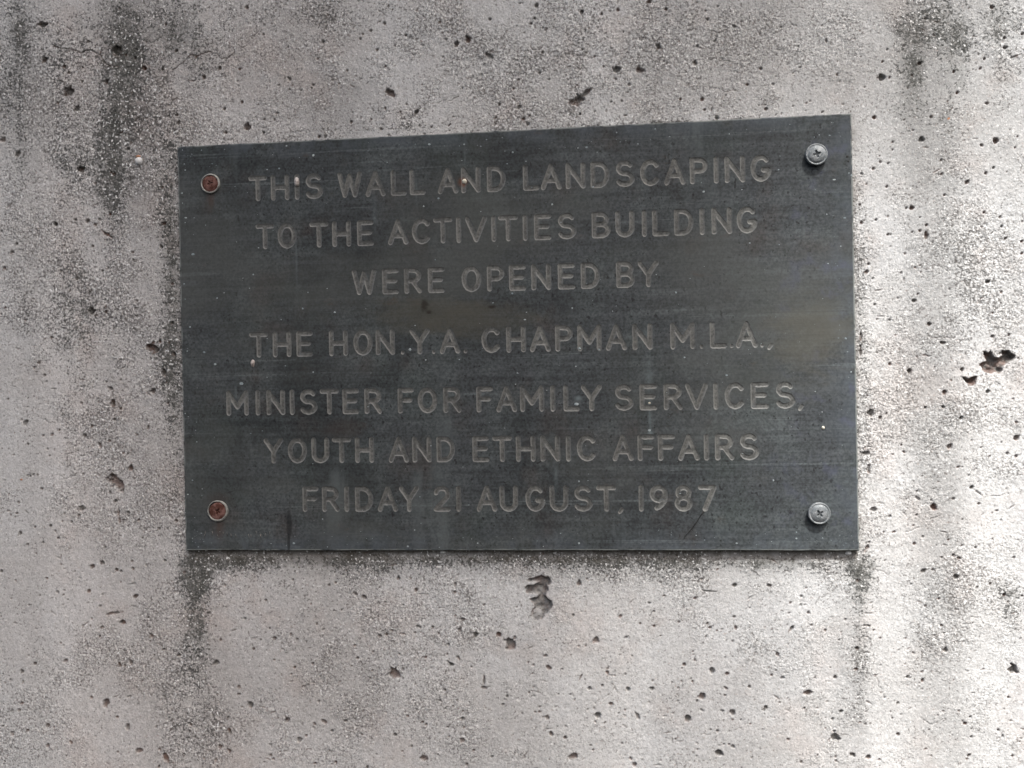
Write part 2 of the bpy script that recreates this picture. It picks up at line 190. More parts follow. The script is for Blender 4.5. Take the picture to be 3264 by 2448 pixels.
(43.5,-152.8,0.79,0.79,0),(51.8,-153.6,0.74,0.53,0),(46.9,-154.2,0.53,0.53,0),(35.4,-160.2,1.17,1.17,0),(41.3,-158.9,0.84,0.84,0),(52.8,-160.2,1.15,1.15,0),(63.7,-160.0,0.94,0.94,0),
(101.4,-112.8,1.02,1.02,0),(101.6,-132.0,0.92,0.92,0),(101.0,-126.8,0.72,0.72,0),(90.2,-131.8,0.77,0.77,0),(89.1,-130.0,0.57,0.57,0),(93.4,-133.1,0.46,0.46,0),(95.5,-132.5,0.46,0.46,0),
(78.6,-148.7,0.88,0.88,0),(83.3,-146.8,0.72,0.72,0),(77.5,-150.5,0.57,0.57,0),(90.7,-151.2,1.44,1.44,0),(97.4,-152.6,1.03,1.03,0),(96.7,-159.1,1.23,0.62,-40),(86.3,-163.2,1.75,1.55,0),
(84.0,-165.2,0.83,0.83,0),(99.6,-170.1,1.44,1.44,0),(95.0,-169.5,1.13,0.62,-20),(107.2,-158.4,0.77,0.77,0),(45.2,-167.1,0.95,0.95,0),(38.7,-172.3,1.69,1.38,0),(15.7,-174.1,1.07,1.07,0),
(12.1,-171.5,0.64,0.64,0),(13.5,-173.8,0.43,0.43,0),(31.4,-155.2,0.64,1.49,-25),(57.1,-172.6,0.84,2.1,15),(79.4,-173.4,1.35,1.76,0),(86.0,-169.4,1.34,0.52,-25),(48.5,-171.4,0.58,0.58,0),
(51.5,-169.9,0.47,0.47,0),(37.7,-175.5,0.58,0.58,0),(42.0,-175.9,0.84,0.42,20),(17.5,-181.6,0.86,1.39,15),(23.7,-183.3,0.75,0.75,0),(27.4,-191.8,2.02,1.6,0),(55.1,-194.9,1.26,1.26,0),
(53.5,-192.2,0.63,1.05,30),(93.3,-188.6,1.75,1.44,0),(99.5,-185.6,1.13,0.72,-45),(97.8,-184.6,0.62,0.62,0),(95.5,-184.7,0.62,0.62,0),(73.9,-182.7,0.57,0.57,0),(89.7,-178.1,0.62,0.62,0),
(92.6,-178.7,0.67,0.67,0),(35.4,-186.3,0.58,0.58,0),(36.5,-188.4,0.64,0.64,0),(114.4,-167.5,0.81,0.81,0),(113.6,-168.6,0.71,0.71,0),(83.6,-187.1,0.57,0.57,0),(82.0,-156.2,0.52,0.52,0),
(96.7,-145.2,0.51,0.51,0),(96.4,-162.6,0.62,0.62,0),(34.3,-170.1,0.48,0.48,0),(26.6,-163.2,0.48,0.48,0),(21.1,-163.1,0.48,0.48,0),(75.6,-159.2,0.47,0.47,0),(88.4,-136.0,0.62,0.82,0),
(76.4,-129.6,0.62,0.62,0),(70.1,-117.5,0.94,0.73,0),(83.8,-118.5,0.93,0.52,0),(90.6,-115.5,3.09,0.41,-5),(220.3,-148.8,2.12,1.92,0),(132.9,-160.7,1.61,1.21,10),(144.3,-180.4,2.0,2.2,0),
(151.9,-188.0,1.7,0.9,-35),(158.5,-188.7,1.09,1.09,0),(126.3,-131.7,0.71,2.02,-35),(144.8,-153.7,1.0,1.0,0),(175.9,-152.9,0.89,0.89,0),(182.0,-150.7,0.79,0.59,0),(182.1,-154.5,0.79,1.08,0),
(192.0,-140.8,1.07,1.07,0),(140.9,-132.5,0.75,0.75,0),(119.9,-143.6,0.91,0.91,0),(125.9,-120.3,0.76,0.76,0),(130.8,-117.5,0.71,0.71,0),(133.6,-124.8,0.7,0.7,0),(117.1,-112.7,1.12,0.71,0),
(197.1,-108.6,1.17,1.17,0),(147.0,-168.8,0.9,0.9,0),(143.4,-172.4,0.8,0.8,0),(131.2,-167.7,0.71,0.71,0),(123.9,-181.9,0.61,0.61,0),(144.6,-191.0,0.7,0.7,0),(129.5,-192.0,0.71,0.71,0),
(201.1,-187.2,0.87,0.87,0),(219.3,-186.7,0.67,0.67,0),(213.6,-175.7,0.68,0.68,0),(215.3,-178.1,0.68,0.68,0),(202.3,-178.9,0.68,0.68,0),(199.9,-173.1,0.97,0.97,0),(201.9,-170.2,0.68,0.68,0),
(117.3,-153.2,0.66,0.66,0),(121.9,-154.1,1.01,0.61,0),(171.3,-178.5,0.69,0.69,0),(182.9,-184.8,0.79,0.49,0),(189.9,-118.4,0.68,0.68,0),(217.1,-116.2,0.96,0.96,0),(190.7,-130.1,0.68,0.68,0),
(187.4,-134.5,0.98,0.59,0),(154.5,-140.5,1.1,0.7,0),(158.9,-130.4,1.79,0.5,0),(136.6,-188.6,0.5,0.5,0),(157.6,-174.2,0.89,0.4,20),(162.2,-152.3,0.69,0.4,0),(169.1,-171.5,0.4,0.4,0),
(153.8,-149.8,1.2,0.8,0),(161.9,-132.3,0.6,0.6,0),(218.0,-161.3,0.67,0.67,0)]
HOLES = [[(210.13,-9.41),(211.54,-9.61),(212.31,-10.28),(213.57,-9.16),(214.47,-11.31),(215.08,-12.31),(216.94,-12.51),(218.21,-11.4),(217.62,-9.26),(219.17,-9.46),(220.73,-9.33),(221.8,-10.5),
(223.49,-11.35),(223.62,-12.83),(222.21,-13.94),(220.64,-14.88),(219.06,-16.0),(218.12,-16.79),(218.41,-17.94),(216.83,-19.55),(215.44,-18.87),(213.4,-19.48),(211.69,-19.12),(209.68,-17.93),
(209.54,-16.94),(208.47,-15.44),(209.74,-14.32),(211.62,-13.87),(211.02,-12.71),(210.57,-11.22),(210.28,-10.23)],[(200.87,-20.21),(202.43,-20.57),(203.99,-21.26),(205.41,-20.79),(206.51,-20.32),
(208.07,-20.35),(207.42,-21.82),(206.92,-23.78),(205.97,-24.58),(204.57,-24.22),(203.33,-23.38),(201.78,-21.87)],[(7.49,-110.6),(8.46,-109.65),(10.67,-109.65),(12.89,-108.85),(14.16,-108.38),
(15.4,-109.0),(17.61,-108.99),(18.37,-110.09),(18.81,-111.66),(18.32,-112.6),(17.21,-113.24),(17.48,-115.43),(16.36,-116.38),(16.33,-118.11),(17.4,-119.2),(18.8,-120.14),(19.55,-122.02),
(18.57,-123.75),(17.61,-124.54),(17.27,-125.96),(15.69,-126.29),(15.04,-127.71),(13.75,-128.82),(12.17,-129.46),(10.6,-128.84),(9.37,-127.44),(9.09,-125.55),(9.75,-123.97),(10.71,-123.18),
(10.43,-121.76),(9.18,-120.98),(8.74,-119.26),(10.49,-118.62),(11.75,-118.45),(12.71,-117.66),(11.16,-116.41),(8.31,-117.05),(6.58,-116.59),(6.93,-115.17),(6.16,-114.23),(7.44,-113.12),(9.97,-112.95),
(11.24,-112.79),(11.88,-112.0),(10.0,-111.38),(8.42,-111.39)]]
CRACKS = [[(-219.75,149.6),(-210.82,147.39),(-205.5,145.11),(-200.13,145.64),(-195.44,143.12),(-193.72,140.23),(-191.4,138.13),(-186.69,137.31)],[(-158.61,133.78),(-155.07,135.8),(-152.1,138.96),
(-149.16,140.46),(-145.69,140.26),(-142.76,141.75),(-139.87,141.86),(-137.02,140.58),(-134.75,138.8),(-131.88,138.36),(-129.56,139.33),(-127.25,140.02)],[(-123.75,142.84),(-120.85,144.87),
(-116.76,149.03),(-113.85,151.6)],[(-185.43,88.87),(-180.72,88.66),(-175.45,87.3),(-173.04,89.99),(-171.25,91.58)],[(-177.87,110.3),(-175.44,114.09),(-171.21,119.44),
(-169.99,121.61)],[(-162.59,112.32),(-161.91,116.73),(-158.34,119.88),(-154.22,121.89)],[(-29.47,111.5),(-25.89,112.82),(-23.18,112.14),(-19.87,113.95)],[(-56.89,155.71),(-54.7,154.49),
(-53.07,153.31)],[(55.88,135.74),(57.42,134.33),(59.51,134.21),(61.1,135.43)],[(96.3,137.24),(99.36,136.79),(102.95,137.36)],[(63.89,144.97),(69.07,143.87),(73.2,142.83)],[(100.17,125.04),
(103.71,123.28),(107.26,122.04),(109.78,120.59)],[(94.31,112.87),(98.89,111.58),(101.93,110.11),(106.01,109.9)],[(13.57,135.86),(15.66,133.61),(18.35,134.52),(19.44,136.05)],[(31.06,132.18),
(34.2,129.88),(38.42,129.64),(40.56,131.1)],[(187.94,137.79),(192.29,135.49),(196.17,135.0),(199.1,135.58)],[(222.01,121.07),(223.88,118.44),(226.75,118.28),(228.68,119.67)],[(-197.96,58.61),
(-197.46,54.66),(-196.35,51.25),(-196.43,47.89)],[(-228.8,-32.46),(-226.43,-34.2),(-222.84,-35.38)],[(-221.03,-60.87),(-218.05,-61.74),(-214.43,-60.92)],[(175.71,-88.26),(178.65,-88.77),
(181.13,-87.24),(184.57,-86.49)],[(186.09,-83.68),(188.08,-81.9),(191.02,-81.15)],[(212.02,-73.37),(216.36,-73.14),(219.76,-71.13)],[(205.3,-70.28),(207.21,-71.81),(209.13,-72.84)],[(160.11,-104.17),
(164.54,-105.71),(168.46,-107.75)],[(34.18,-116.1),(34.38,-119.29),(34.03,-124.08)],[(8.22,-161.75),(10.37,-161.72),(13.04,-162.21)],[(181.16,-170.64),(185.03,-173.89),(189.94,-173.02),
(191.92,-171.45)],[(163.22,-152.98),(163.88,-158.12),(166.53,-162.19)],[(165.03,6.91),(168.49,7.07),(171.43,5.97)],[(187.98,-2.12),(191.87,-2.73),(195.75,-4.09)],[(-68.41,-156.48),(-65.09,-157.52),
(-62.31,-158.03),(-61.23,-159.64)]]
MOULD = [(-236.9,163.6,14.5,16.9,0.6),(-181.2,144.5,8.9,28.2,1.35),(-155.2,154.1,9.3,13.9,0.9),(-245.0,127.8,8.5,31.5,0.6),(-220.6,140.1,9.6,16.8,0.45),(-201.1,156.9,7.1,16.6,0.6),
(-190.6,93.6,6.1,26.0,1.1),(-205.0,87.5,9.5,11.9,0.35),(-170.0,70.3,9.4,14.1,0.25),(-221.6,97.3,21.6,16.8,0.35),(-145.2,135.8,11.6,9.2,0.4),(-169.3,101.5,9.4,14.0,0.3),(-124.0,156.6,22.9,9.2,0.2),
(-78.7,158.2,35.8,8.9,0.3),(-39.0,147.0,26.3,11.0,0.15),(-50.8,106.7,13.2,6.6,0.4),(46.8,135.5,33.6,12.6,0.25),(-4.4,134.2,21.6,10.8,0.15),(190.6,137.1,9.7,11.7,0.8),(183.3,115.2,5.9,17.6,1.05),
(199.9,112.2,5.8,11.6,0.5),(206.0,130.1,17.4,11.6,0.45),(223.4,135.1,11.5,15.3,0.5),(187.8,92.5,11.7,11.7,0.35),(224.8,104.8,9.6,15.3,0.25),(100.8,142.7,16.3,8.2,0.2),(190.9,43.6,13.6,42.9,0.2),
(215.6,14.3,15.4,34.6,0.18),(185.6,-37.8,11.7,39.1,0.15),(-202.0,13.2,28.6,33.3,0.3),(-218.4,27.1,21.6,24.0,0.25),(-161.7,43.3,4.7,46.7,0.55),(-162.7,-21.3,3.7,37.4,0.4),(-169.2,-1.1,11.7,11.7,0.2),
(-215.0,-31.7,14.4,14.4,0.2),(-151.7,-107.2,7.4,9.3,1.0),(-153.2,-119.5,4.7,12.8,0.8),(-152.4,-137.3,5.1,14.0,0.45),(-152.8,-155.1,6.5,18.6,0.22),(-134.3,-102.7,20.7,3.7,0.8),
(-84.2,-102.0,49.5,3.1,0.7),(-0.5,-101.8,56.1,2.8,0.75),(83.9,-102.3,53.7,2.9,0.75),(132.8,-103.3,18.1,3.2,0.7),(-66.4,-108.1,22.3,5.8,0.3),(63.1,-107.7,33.4,5.0,0.25),(155.8,-104.3,5.0,6.0,0.9),
(156.2,-119.7,4.0,13.9,0.55),(156.1,-144.5,4.0,17.9,0.25),(163.0,-90.9,2.4,39.6,0.15),(186.2,-117.5,8.8,11.7,0.35),(183.9,-135.9,7.8,15.7,0.22),(221.1,-116.3,8.6,7.7,0.55),
(217.1,-129.5,11.6,11.6,0.2),(124.6,-111.6,24.3,6.1,0.25),(-254.3,-163.5,7.3,48.9,0.25),(-159.0,-170.9,14.0,25.7,0.25),(-107.2,-119.2,18.2,13.7,0.2),(-152.4,-188.6,14.0,14.0,0.12),
(202.8,-172.4,11.6,15.5,0.15),(179.2,-181.1,7.9,11.8,0.15),(159.7,3.7,2.0,69.4,0.35),(-50.9,101.3,44.2,1.8,0.3),(87.6,97.1,41.1,1.4,0.2),(-159.6,12.0,2.8,93.3,0.3)]
SCREWS = [((-139.16,77.9),4.75),((-138.85,-77.61),5.1),((139.68,78.48),4.85),((138.07,-79.51),4.9)]
FLECKS = [(-152.85,94.55,0.39),(-143.46,94.11,0.43),(-112.41,95.63,0.39),(-101.7,94.14,0.58),(-88.84,89.11,0.77),(-111.39,83.47,0.43),(-105.5,83.7,0.58),(-153.57,74.09,0.58),(-153.41,69.33,0.34),
(-152.0,62.28,0.77),(-152.31,60.04,0.48),(-148.72,44.77,0.97),(-153.48,30.83,0.58),(-153.12,23.56,0.48),(-119.14,34.23,0.58),(-92.74,25.01,0.39),(-142.17,58.41,0.29),(-116.29,46.78,0.39),
(-151.75,85.01,0.48),(-127.05,49.89,0.24),(-147.82,62.12,0.34),(-33.44,91.65,0.77),(-9.47,89.65,0.43),(5.26,86.22,0.53),(35.02,86.75,0.43),(38.92,86.9,0.58),(11.21,81.77,0.48),(2.5,81.06,0.48),
(-29.76,66.52,0.68),(-36.74,63.16,0.58),(22.83,61.64,0.63),(-10.07,59.68,0.34),(-31.82,38.23,0.39),(41.56,68.83,0.48),(-18.38,83.45,0.39),(3.74,21.63,0.58),(-5.32,17.57,0.48),(-17.25,90.88,0.43),
(-6.73,92.55,0.43),(-19.46,90.26,0.34),(13.62,69.78,0.39),(69.92,93.66,0.43),(62.07,87.32,0.58),(139.34,86.68,0.34),(90.77,64.59,0.68),(147.55,67.54,0.68),(144.14,52.4,0.43),(154.97,69.07,0.58),
(144.2,30.61,0.48),(123.33,39.7,0.34),(151.73,50.48,0.77),(110.58,40.85,0.48),(123.71,73.0,0.39),(102.53,89.86,0.39),(153.87,70.04,0.48),(107.58,64.82,0.34),(-137.21,23.6,0.48),(-138.94,-7.77,0.72),
(-126.19,-17.25,1.06),(-144.28,-1.91,0.97),(-152.62,-1.22,0.58),(-151.06,10.25,0.68),(-104.43,-9.26,0.43),(-148.88,-44.58,0.43),(-91.0,-12.5,0.48),(-106.01,12.54,0.39),(-113.51,-14.52,0.34),
(-149.28,-39.07,0.39),(-154.33,-30.98,0.43),(-116.37,-39.77,0.34),(-80.03,15.29,0.58),(-95.44,17.44,0.58),(-44.53,-2.98,1.06),(9.3,9.46,0.68),(10.09,12.8,0.39),(5.43,-14.97,0.58),(33.96,-4.33,0.77),
(49.23,12.19,0.43),(50.93,14.52,0.34),(32.14,-12.41,0.43),(42.75,-5.01,0.48),(-21.46,-8.12,0.39),(32.04,-29.62,1.16),(-37.21,-8.02,0.48),(30.98,14.13,0.43),(77.72,19.8,0.68),(99.39,-17.84,0.63),
(81.04,-9.44,0.48),(64.78,-42.02,0.97),(140.55,-34.93,0.39),(141.67,15.2,0.24),(153.22,-17.54,0.58),(151.24,-2.68,0.77),(137.78,-25.82,0.34),(114.79,-4.12,0.39),(-151.37,-62.86,0.58),
(-102.14,-92.95,0.68),(-85.9,-94.69,0.43),(-153.88,-69.61,0.58),(-87.9,-81.61,0.39),(-160.58,-28.66,0.05),(-149.2,-94.68,0.43),(-155.38,-78.37,0.34),(-18.41,-75.3,0.43),(-14.6,-93.0,0.58),
(32.0,-93.02,0.68),(15.68,-94.46,0.29),(-47.41,-94.45,0.68),(-40.99,-83.72,0.29),(32.55,-64.8,0.68),(-32.56,-94.93,0.39),(128.47,-90.98,0.58),(118.93,-65.01,0.58),(139.78,-90.76,0.43),
(88.32,-91.64,0.43),(128.52,-88.18,0.43),(152.87,-100.51,0.05),(84.65,-89.51,0.34),(102.38,-93.06,0.58)]
HAIR = [(88.1,-78.67),(86.91,-80.32),(85.0,-83.38),(82.86,-86.2),(80.71,-88.8),(79.77,-89.74),(79.18,-91.16)]
CHIPS = {'i': ((-97.04,76.99),2.3,4.0),'n': ((-17.31,73.86),1.9,2.3),'oval': ((-120.31,-7.68),2.0,3.3),'white': ((140.88,-41.94),1.15,1.35),'e': ((65.01,-29.7),1.2,1.2),'w': ((-67.88,78.6),1.2,3.0),
'a': ((-55.57,-50.9),0.7,2.2)}
BLOTS = {'drip': ((-104.22,-82.55),(-104.74,-94.93)),'dot1': (153.33,77.46),'dot2': (153.74,75.36),'br1': (-37.43,17.27),'br1b': (-35.27,14.05),'br2': (-5.84,15.65),'tan1': (-35.81,11.88),
'tan2': (-13.75,10.32),'tan3': (136.88,-0.7),'brw': (-77.4,-39.57),'rust': (-18.2,73.5),'mark': (-130.71,-88.68),'screwrust': (-138.1,-71.8)}
WALLBITS = {'shell': (-176.49,91.22),'orange': (197.4,92.83),'g1': (-31.66,-97.73),'g2': (151.46,-98.06),'cap': (-176.91,93.51),'org2': (-240.68,-62.12)}

# ---------------------------------------------------------------- materials
def concrete_material():
    n = N('weathered_concrete')
    pit, mould = n.attr('pit'), n.attr('mould')
    tone = n.ss(n.noise(14, 3, .55), .35, .65)
    base = n.mix(tone, CONC_A, CONC_B)
    warm = n.ss(n.noise(26, 4, .6, off=(3, 1, 2)), .50, .68)
    wx, _, wz = n.xyz(); warm = n.math('MULTIPLY', n.math('ADD', warm, n.ss(wx, .02, -.16, 0.0, .75)), n.ss(wx, -.245, -.205, .25, 1.0))
    base = n.mix(n.math('MULTIPLY', warm, .42, clamp=True), base, CONC_WARM)
    rough = n.attr('rough')
    # sand grain: faint on the smooth trowelled skin, strong where the skin has worn off
    g1 = n.noise(1150, 2.5, .6); g2 = n.noise(430, 3, .65, off=(5, 5, 1))
    k1 = n.mix(n.ss(g1, .32, .68), (.36, .36, .36), (1.44, 1.43, 1.42))
    gr = n.voro(1450, out='Color'); gv_ = n.t.nodes.new('ShaderNodeSeparateColor'); n.t.links.new(gr, gv_.inputs[0])
    k2 = n.mix(gv_.outputs[0], (.58, .58, .58), (1.30, 1.29, 1.28))
    k1 = n.mix(.55, k1, k2)
    base = n.mix(n.math('ADD', .10, n.math('MULTIPLY', rough, .95), clamp=True), base, n.mix(1.0, base, k1, 'MULTIPLY'))
    tone = n.attr('tone'); tn = n.t.nodes.new('ShaderNodeCombineColor')
    for q_ in range(3): n.t.links.new(tone, tn.inputs[q_])
    base = n.mix(1.0, base, tn.outputs[0], 'MULTIPLY')
    base = n.mix(1.0, base, n.mix(n.ss(g2, .32, .66), (.90, .90, .90), (1.07, 1.07, 1.07)), 'MULTIPLY')
    # reddish and ochre grains
    rg = n.ss(n.noise(800, 1.5, .5, off=(9, 2, 4)), .66, .74)
    base = n.mix(n.math('MULTIPLY', rg, .35), base, (.34, .22, .17))
    # dark specks: pinpoints of dirt everywhere, crowding together into black mould
    patch = n.noise(75, 5, .62, off=(2, 8, 3))
    fine = n.noise(820, 3.5, .68, off=(7, 3, 3))
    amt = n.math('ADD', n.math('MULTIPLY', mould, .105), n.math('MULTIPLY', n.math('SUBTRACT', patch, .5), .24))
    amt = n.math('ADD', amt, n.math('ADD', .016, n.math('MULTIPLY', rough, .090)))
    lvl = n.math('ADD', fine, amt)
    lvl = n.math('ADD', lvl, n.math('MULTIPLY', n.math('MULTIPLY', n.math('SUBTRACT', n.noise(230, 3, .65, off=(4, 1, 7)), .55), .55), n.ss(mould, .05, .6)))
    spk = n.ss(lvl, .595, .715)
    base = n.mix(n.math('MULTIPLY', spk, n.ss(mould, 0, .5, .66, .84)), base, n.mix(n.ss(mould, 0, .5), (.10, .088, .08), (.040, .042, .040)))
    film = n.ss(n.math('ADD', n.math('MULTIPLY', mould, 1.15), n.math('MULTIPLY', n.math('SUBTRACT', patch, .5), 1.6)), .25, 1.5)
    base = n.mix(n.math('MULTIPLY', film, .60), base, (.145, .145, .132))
    deep = n.math('MULTIPLY', n.ss(mould, .42, .95), n.ss(n.noise(110, 5, .7, stretch=(1, 1, .45), off=(6, 6, 6)), .44, .60))
    base = n.mix(n.math('MULTIPLY', deep, .62), base, (.065, .068, .062))
    base = n.mix(n.math('MULTIPLY', n.attr('grime_shade'), .86), base, (.105, .095, .080))
    # pale lime grains
    wg = n.ss(n.math('ADD', n.noise(760, 1, .5, off=(1, 6, 9)), n.math('MULTIPLY', rough, .03)), .655, .72)
    base = n.mix(n.math('MULTIPLY', wg, n.math('ADD', .45, n.math('MULTIPLY', rough, .4))), base, (.84, .85, .84))
    # far from the plaque the air holes are too small to matter as relief: dark pinpoints of mixed size
    vd, vc = n.voro(95, out='Distance'), n.voro(95, out='Color'); sv = n.t.nodes.new('ShaderNodeSeparateColor'); n.t.links.new(vc, sv.inputs[0])
    hole = n.math('LESS_THAN', n.math('ADD', vd, n.math('MULTIPLY', n.math('SUBTRACT', fine, .5), .10)), n.math('MULTIPLY', n.math('POWER', sv.outputs[0], 4.0), .17))
    hole = n.math('MULTIPLY', hole, n.attr('far'))
    base = n.mix(n.math('MULTIPLY', hole, .85), base, (.06, .052, .045))
    # dirt in the holes, with their shade painted into the colour too
    dirt = n.mix(n.ss(n.noise(160, 3, .6), .4, .62), (.075, .070, .062), (.12, .055, .035))
    base = n.mix(n.math('MULTIPLY', pit, PIT_DIRT_SHADE), base, dirt)
    h = n.math('MULTIPLY', n.math('ADD', n.math('MULTIPLY', g1, .7), n.math('MULTIPLY', g2, .8)), n.math('ADD', .25, rough))
    nb = n.bump(h, .00065, .85)
    return n.done(base, .92, nb, spec=.25)

def plate_material():
    n = N('oxidised_dark_metal'); X, Y, Z = n.xyz()
    t = n.ss(n.noise(17, 4, .6), .36, .64)
    base = n.mix(t, PL_A, PL_B)
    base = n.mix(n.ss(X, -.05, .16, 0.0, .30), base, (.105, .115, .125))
    brown = n.ss(n.noise(32, 4, .6, off=(4, 4, 8)), .52, .70)
    base = n.mix(n.math('MULTIPLY', brown, .65), base, PL_BROWN)
    green = n.ss(n.noise(24, 5, .65, off=(8, 1, 2)), .50, .68)
    base = n.mix(n.math('MULTIPLY', green, .5), base, PL_GREEN)
    pt = n.ss(n.noise(48, 6, .72, stretch=(.8, 1, .8), off=(2, 9, 4), dist=.6), .47, .60)
    base = n.mix(n.math('MULTIPLY', pt, .42), base, (.092, .108, .110))
    scr = n.ss(n.noise(95, 3, .7, stretch=(.06, 1, 3.2), off=(9, 4, 4)), .62, .70)
    base = n.mix(n.math('MULTIPLY', scr, .50), base, (.125, .145, .150))
    # horizontal brush grain and fine speckle
    br = n.noise(210, 4, .65, stretch=(.10, 1, 2.6))
    base = n.mix(1.0, base, n.mix(n.ss(br, .3, .7), (.80, .80, .80), (1.18, 1.18, 1.18)), 'MULTIPLY')
    sp = n.noise(850, 2, .6)
    base = n.mix(1.0, base, n.mix(n.ss(sp, .30, .70), (.70, .70, .70), (1.32, 1.32, 1.32)), 'MULTIPLY')
    dk = n.ss(n.noise(560, 1, .5, off=(3, 3, 3)), .665, .73)
    base = n.mix(n.math('MULTIPLY', dk, .7), base, (.012, .012, .013))
    # bluish run marks down the face
    run = n.ss(n.noise(60, 4, .6, stretch=(1, 1, .10), off=(2, 0, 0)), .58, .76)
    runp = n.ss(n.noise(28, 3, .5, off=(0, 0, 5)), .42, .62)
    base = n.mix(n.math('MULTIPLY', n.math('MULTIPLY', run, runp), .62), base, (.120, .140, .143))
    run2 = n.ss(n.noise(150, 3, .6, stretch=(1, 1, .05), off=(5, 0, 3)), .60, .74)
    base = n.mix(n.math('MULTIPLY', n.math('MULTIPLY', run2, n.ss(n.noise(22, 3, .5, off=(7, 0, 1)), .45, .65)), .45), base, (.12, .135, .135))
    cl = n.ss(n.noise(15, 5, .6, stretch=(.55, 1, 1), off=(1.5, 2, 6)), .46, .66)
    base = n.mix(n.math('MULTIPLY', cl, .55), base, (.092, .099, .094))
    hz = n.ss(n.noise(120, 4, .7, stretch=(.18, 1, 1.6), off=(6, 0, 2)), .60, .80)
    base = n.mix(n.math('MULTIPLY', hz, .35), base, (.13, .145, .16))
    # haze of lime along the top, right and bottom edges
    ed = n.math('MAXIMUM', n.ss(Z, .086, .0965), n.math('MAXIMUM', n.ss(X, .135, .156), n.ss(n.math('MULTIPLY', Z, -1), .083, .096)))
    edn = n.math('MULTIPLY', ed, n.ss(n.noise(70, 4, .65, off=(1, 1, 1)), .38, .62))
    base = n.mix(n.math('MULTIPLY', edn, .50), base, (.105, .125, .145))
    vi = n.math('MULTIPLY', n.ss(X, .10, .15), n.ss(n.noise(110, 4, .6, off=(9, 9, 1)), .56, .70))
    base = n.mix(n.math('MULTIPLY', vi, .35), base, (.10, .11, .17))
    # stains with a place of their own
    def stain(b, colr, amount, wob=110):
        nonlocal base
        k = n.math('ADD', b, n.math('MULTIPLY', n.math('SUBTRACT', n.noise(wob, 4, .75, stretch=(.5, 1, 1.2), off=(3, 7, 1)), .5), 1.5))
        base = n.mix(n.math('MULTIPLY', n.ss(k, .2, 1.0), amount), base, colr)
    for key, rx, rz, c, a in (('tan1', 30, 9, (.085, .084, .068), .55), ('tan2', 34, 9, (.088, .086, .070), .5),
                              ('tan3', 20, 20, (.110, .110, .092), .62), ('brw', 12, 5, (.045, .035, .030), .5),
                              ('rust', 3.0, 2.6, (.13, .042, .018), .85), ('screwrust', 9, 4, (.050, .040, .036), .5)):
        x, z = BLOTS[key]; stain(n.blob(x, z, rx, rz, X, Z), c, a)
    for x, z, rx, rz, a in ((65, -36, .8, 12, .45), (65, -43.5, 1.2, 1.6, .8), (65, -17, 1.6, 9, .35), (65, 2, 2.2, 5, .3), (33, -27, 1.6, 1.0, .7), (-98, 40, .5, 12, .3), (-60, 62, .6, 9, .35), (-17, 86, .5, 5, .5), (-129, -20, .5, 14, .25), (22, -62, .8, 6, .35), (-40, 70, .5, 8, .3)):
        k = n.math('MULTIPLY', n.blob(x, z, rx, rz, X, Z), n.ss(n.noise(260, 3, .7), .38, .56, .4, 1)); base = n.mix(n.math('MULTIPLY', k, a), base, (.17, .21, .22))
    for x, z in ((-139.2, 70.5), (-138.8, -85.0)):
        base = n.mix(n.math('MULTIPLY', n.math('MULTIPLY', n.blob(x, z, 2.6, 6.5, X, Z), n.ss(n.noise(150, 3, .6, stretch=(1, 1, .25)), .40, .6)), .55), base, (.075, .045, .034))
    for (x, z), rx, rz in (((BLOTS['drip'][0][0], -84.0), 1.7, 8.0), ((-104.6, -93), .9, 5.5)):
        base = n.mix(n.math('MULTIPLY', n.ss(n.blob(x, z, rx, rz, X, Z), .35, .75), .7), base, (.016, .018, .019))
    for key, rx, rz in (('br1', 2.2, 3.6), ('br1b', 1.8, 1.1), ('br2', 2.4, 1.0)):
        x, z = BLOTS[key]; stain(n.blob(x, z, rx, rz, X, Z), (.020, .017, .012), .8, 350)
    # worn lighter rim
    rim = n.math('MAXIMUM', n.math('GREATER_THAN', n.math('ABSOLUTE', X), .1548), n.math('GREATER_THAN', n.math('ABSOLUTE', Z), .0957))
    rim = n.math('MULTIPLY', rim, n.ss(n.noise(180, 3, .6), .36, .55))
    base = n.mix(n.math('MULTIPLY', rim, .75), base, (.24, .26, .25))
    h = n.math('ADD', n.math('MULTIPLY', br, .6), n.math('MULTIPLY', sp, .35))
    nb = n.bump(h, .00025, .5)
    return n.done(base, n.ss(n.noise(40, 3, .6), .3, .7, .58, .70), nb, spec=.22)

def letter_material():
    n = N('engraved_groove')
    t = n.ss(n.noise(90, 4, .6), .38, .62)
    base = n.mix(t, GR_A, GR_B)
    sp = n.noise(700, 2, .6)
    base = n.mix(1.0, base, n.mix(n.ss(sp, .30, .70), (.66, .66, .66), (1.38, 1.38, 1.36)), 'MULTIPLY')
    lime = n.ss(n.noise(45, 5, .7, off=(5, 2, 7)), .60, .70)
    base = n.mix(n.math('MULTIPLY', lime, .45), base, (.17, .19, .21))
    # edge light painted in: grooves coloured lighter on their sloping walls, where the surface turns away from the front
    lx, _, lz = n.xyz(); base = n.mix(n.ss(n.blob(BLOTS['rust'][0], BLOTS['rust'][1], 2.6, 2.4, lx, lz), .2, .8, 0, .8), base, (.15, .05, .022))
    wall = n.attr('slope')
    base = n.mix(n.math('MULTIPLY', wall, n.ss(n.noise(130, 4, .6, off=(1, 5, 5)), .30, .6, .15, .85)), base, GR_WALL)
    nb = n.bump(sp, .0002, .5)
    return n.done(base, .5, nb, spec=.3)

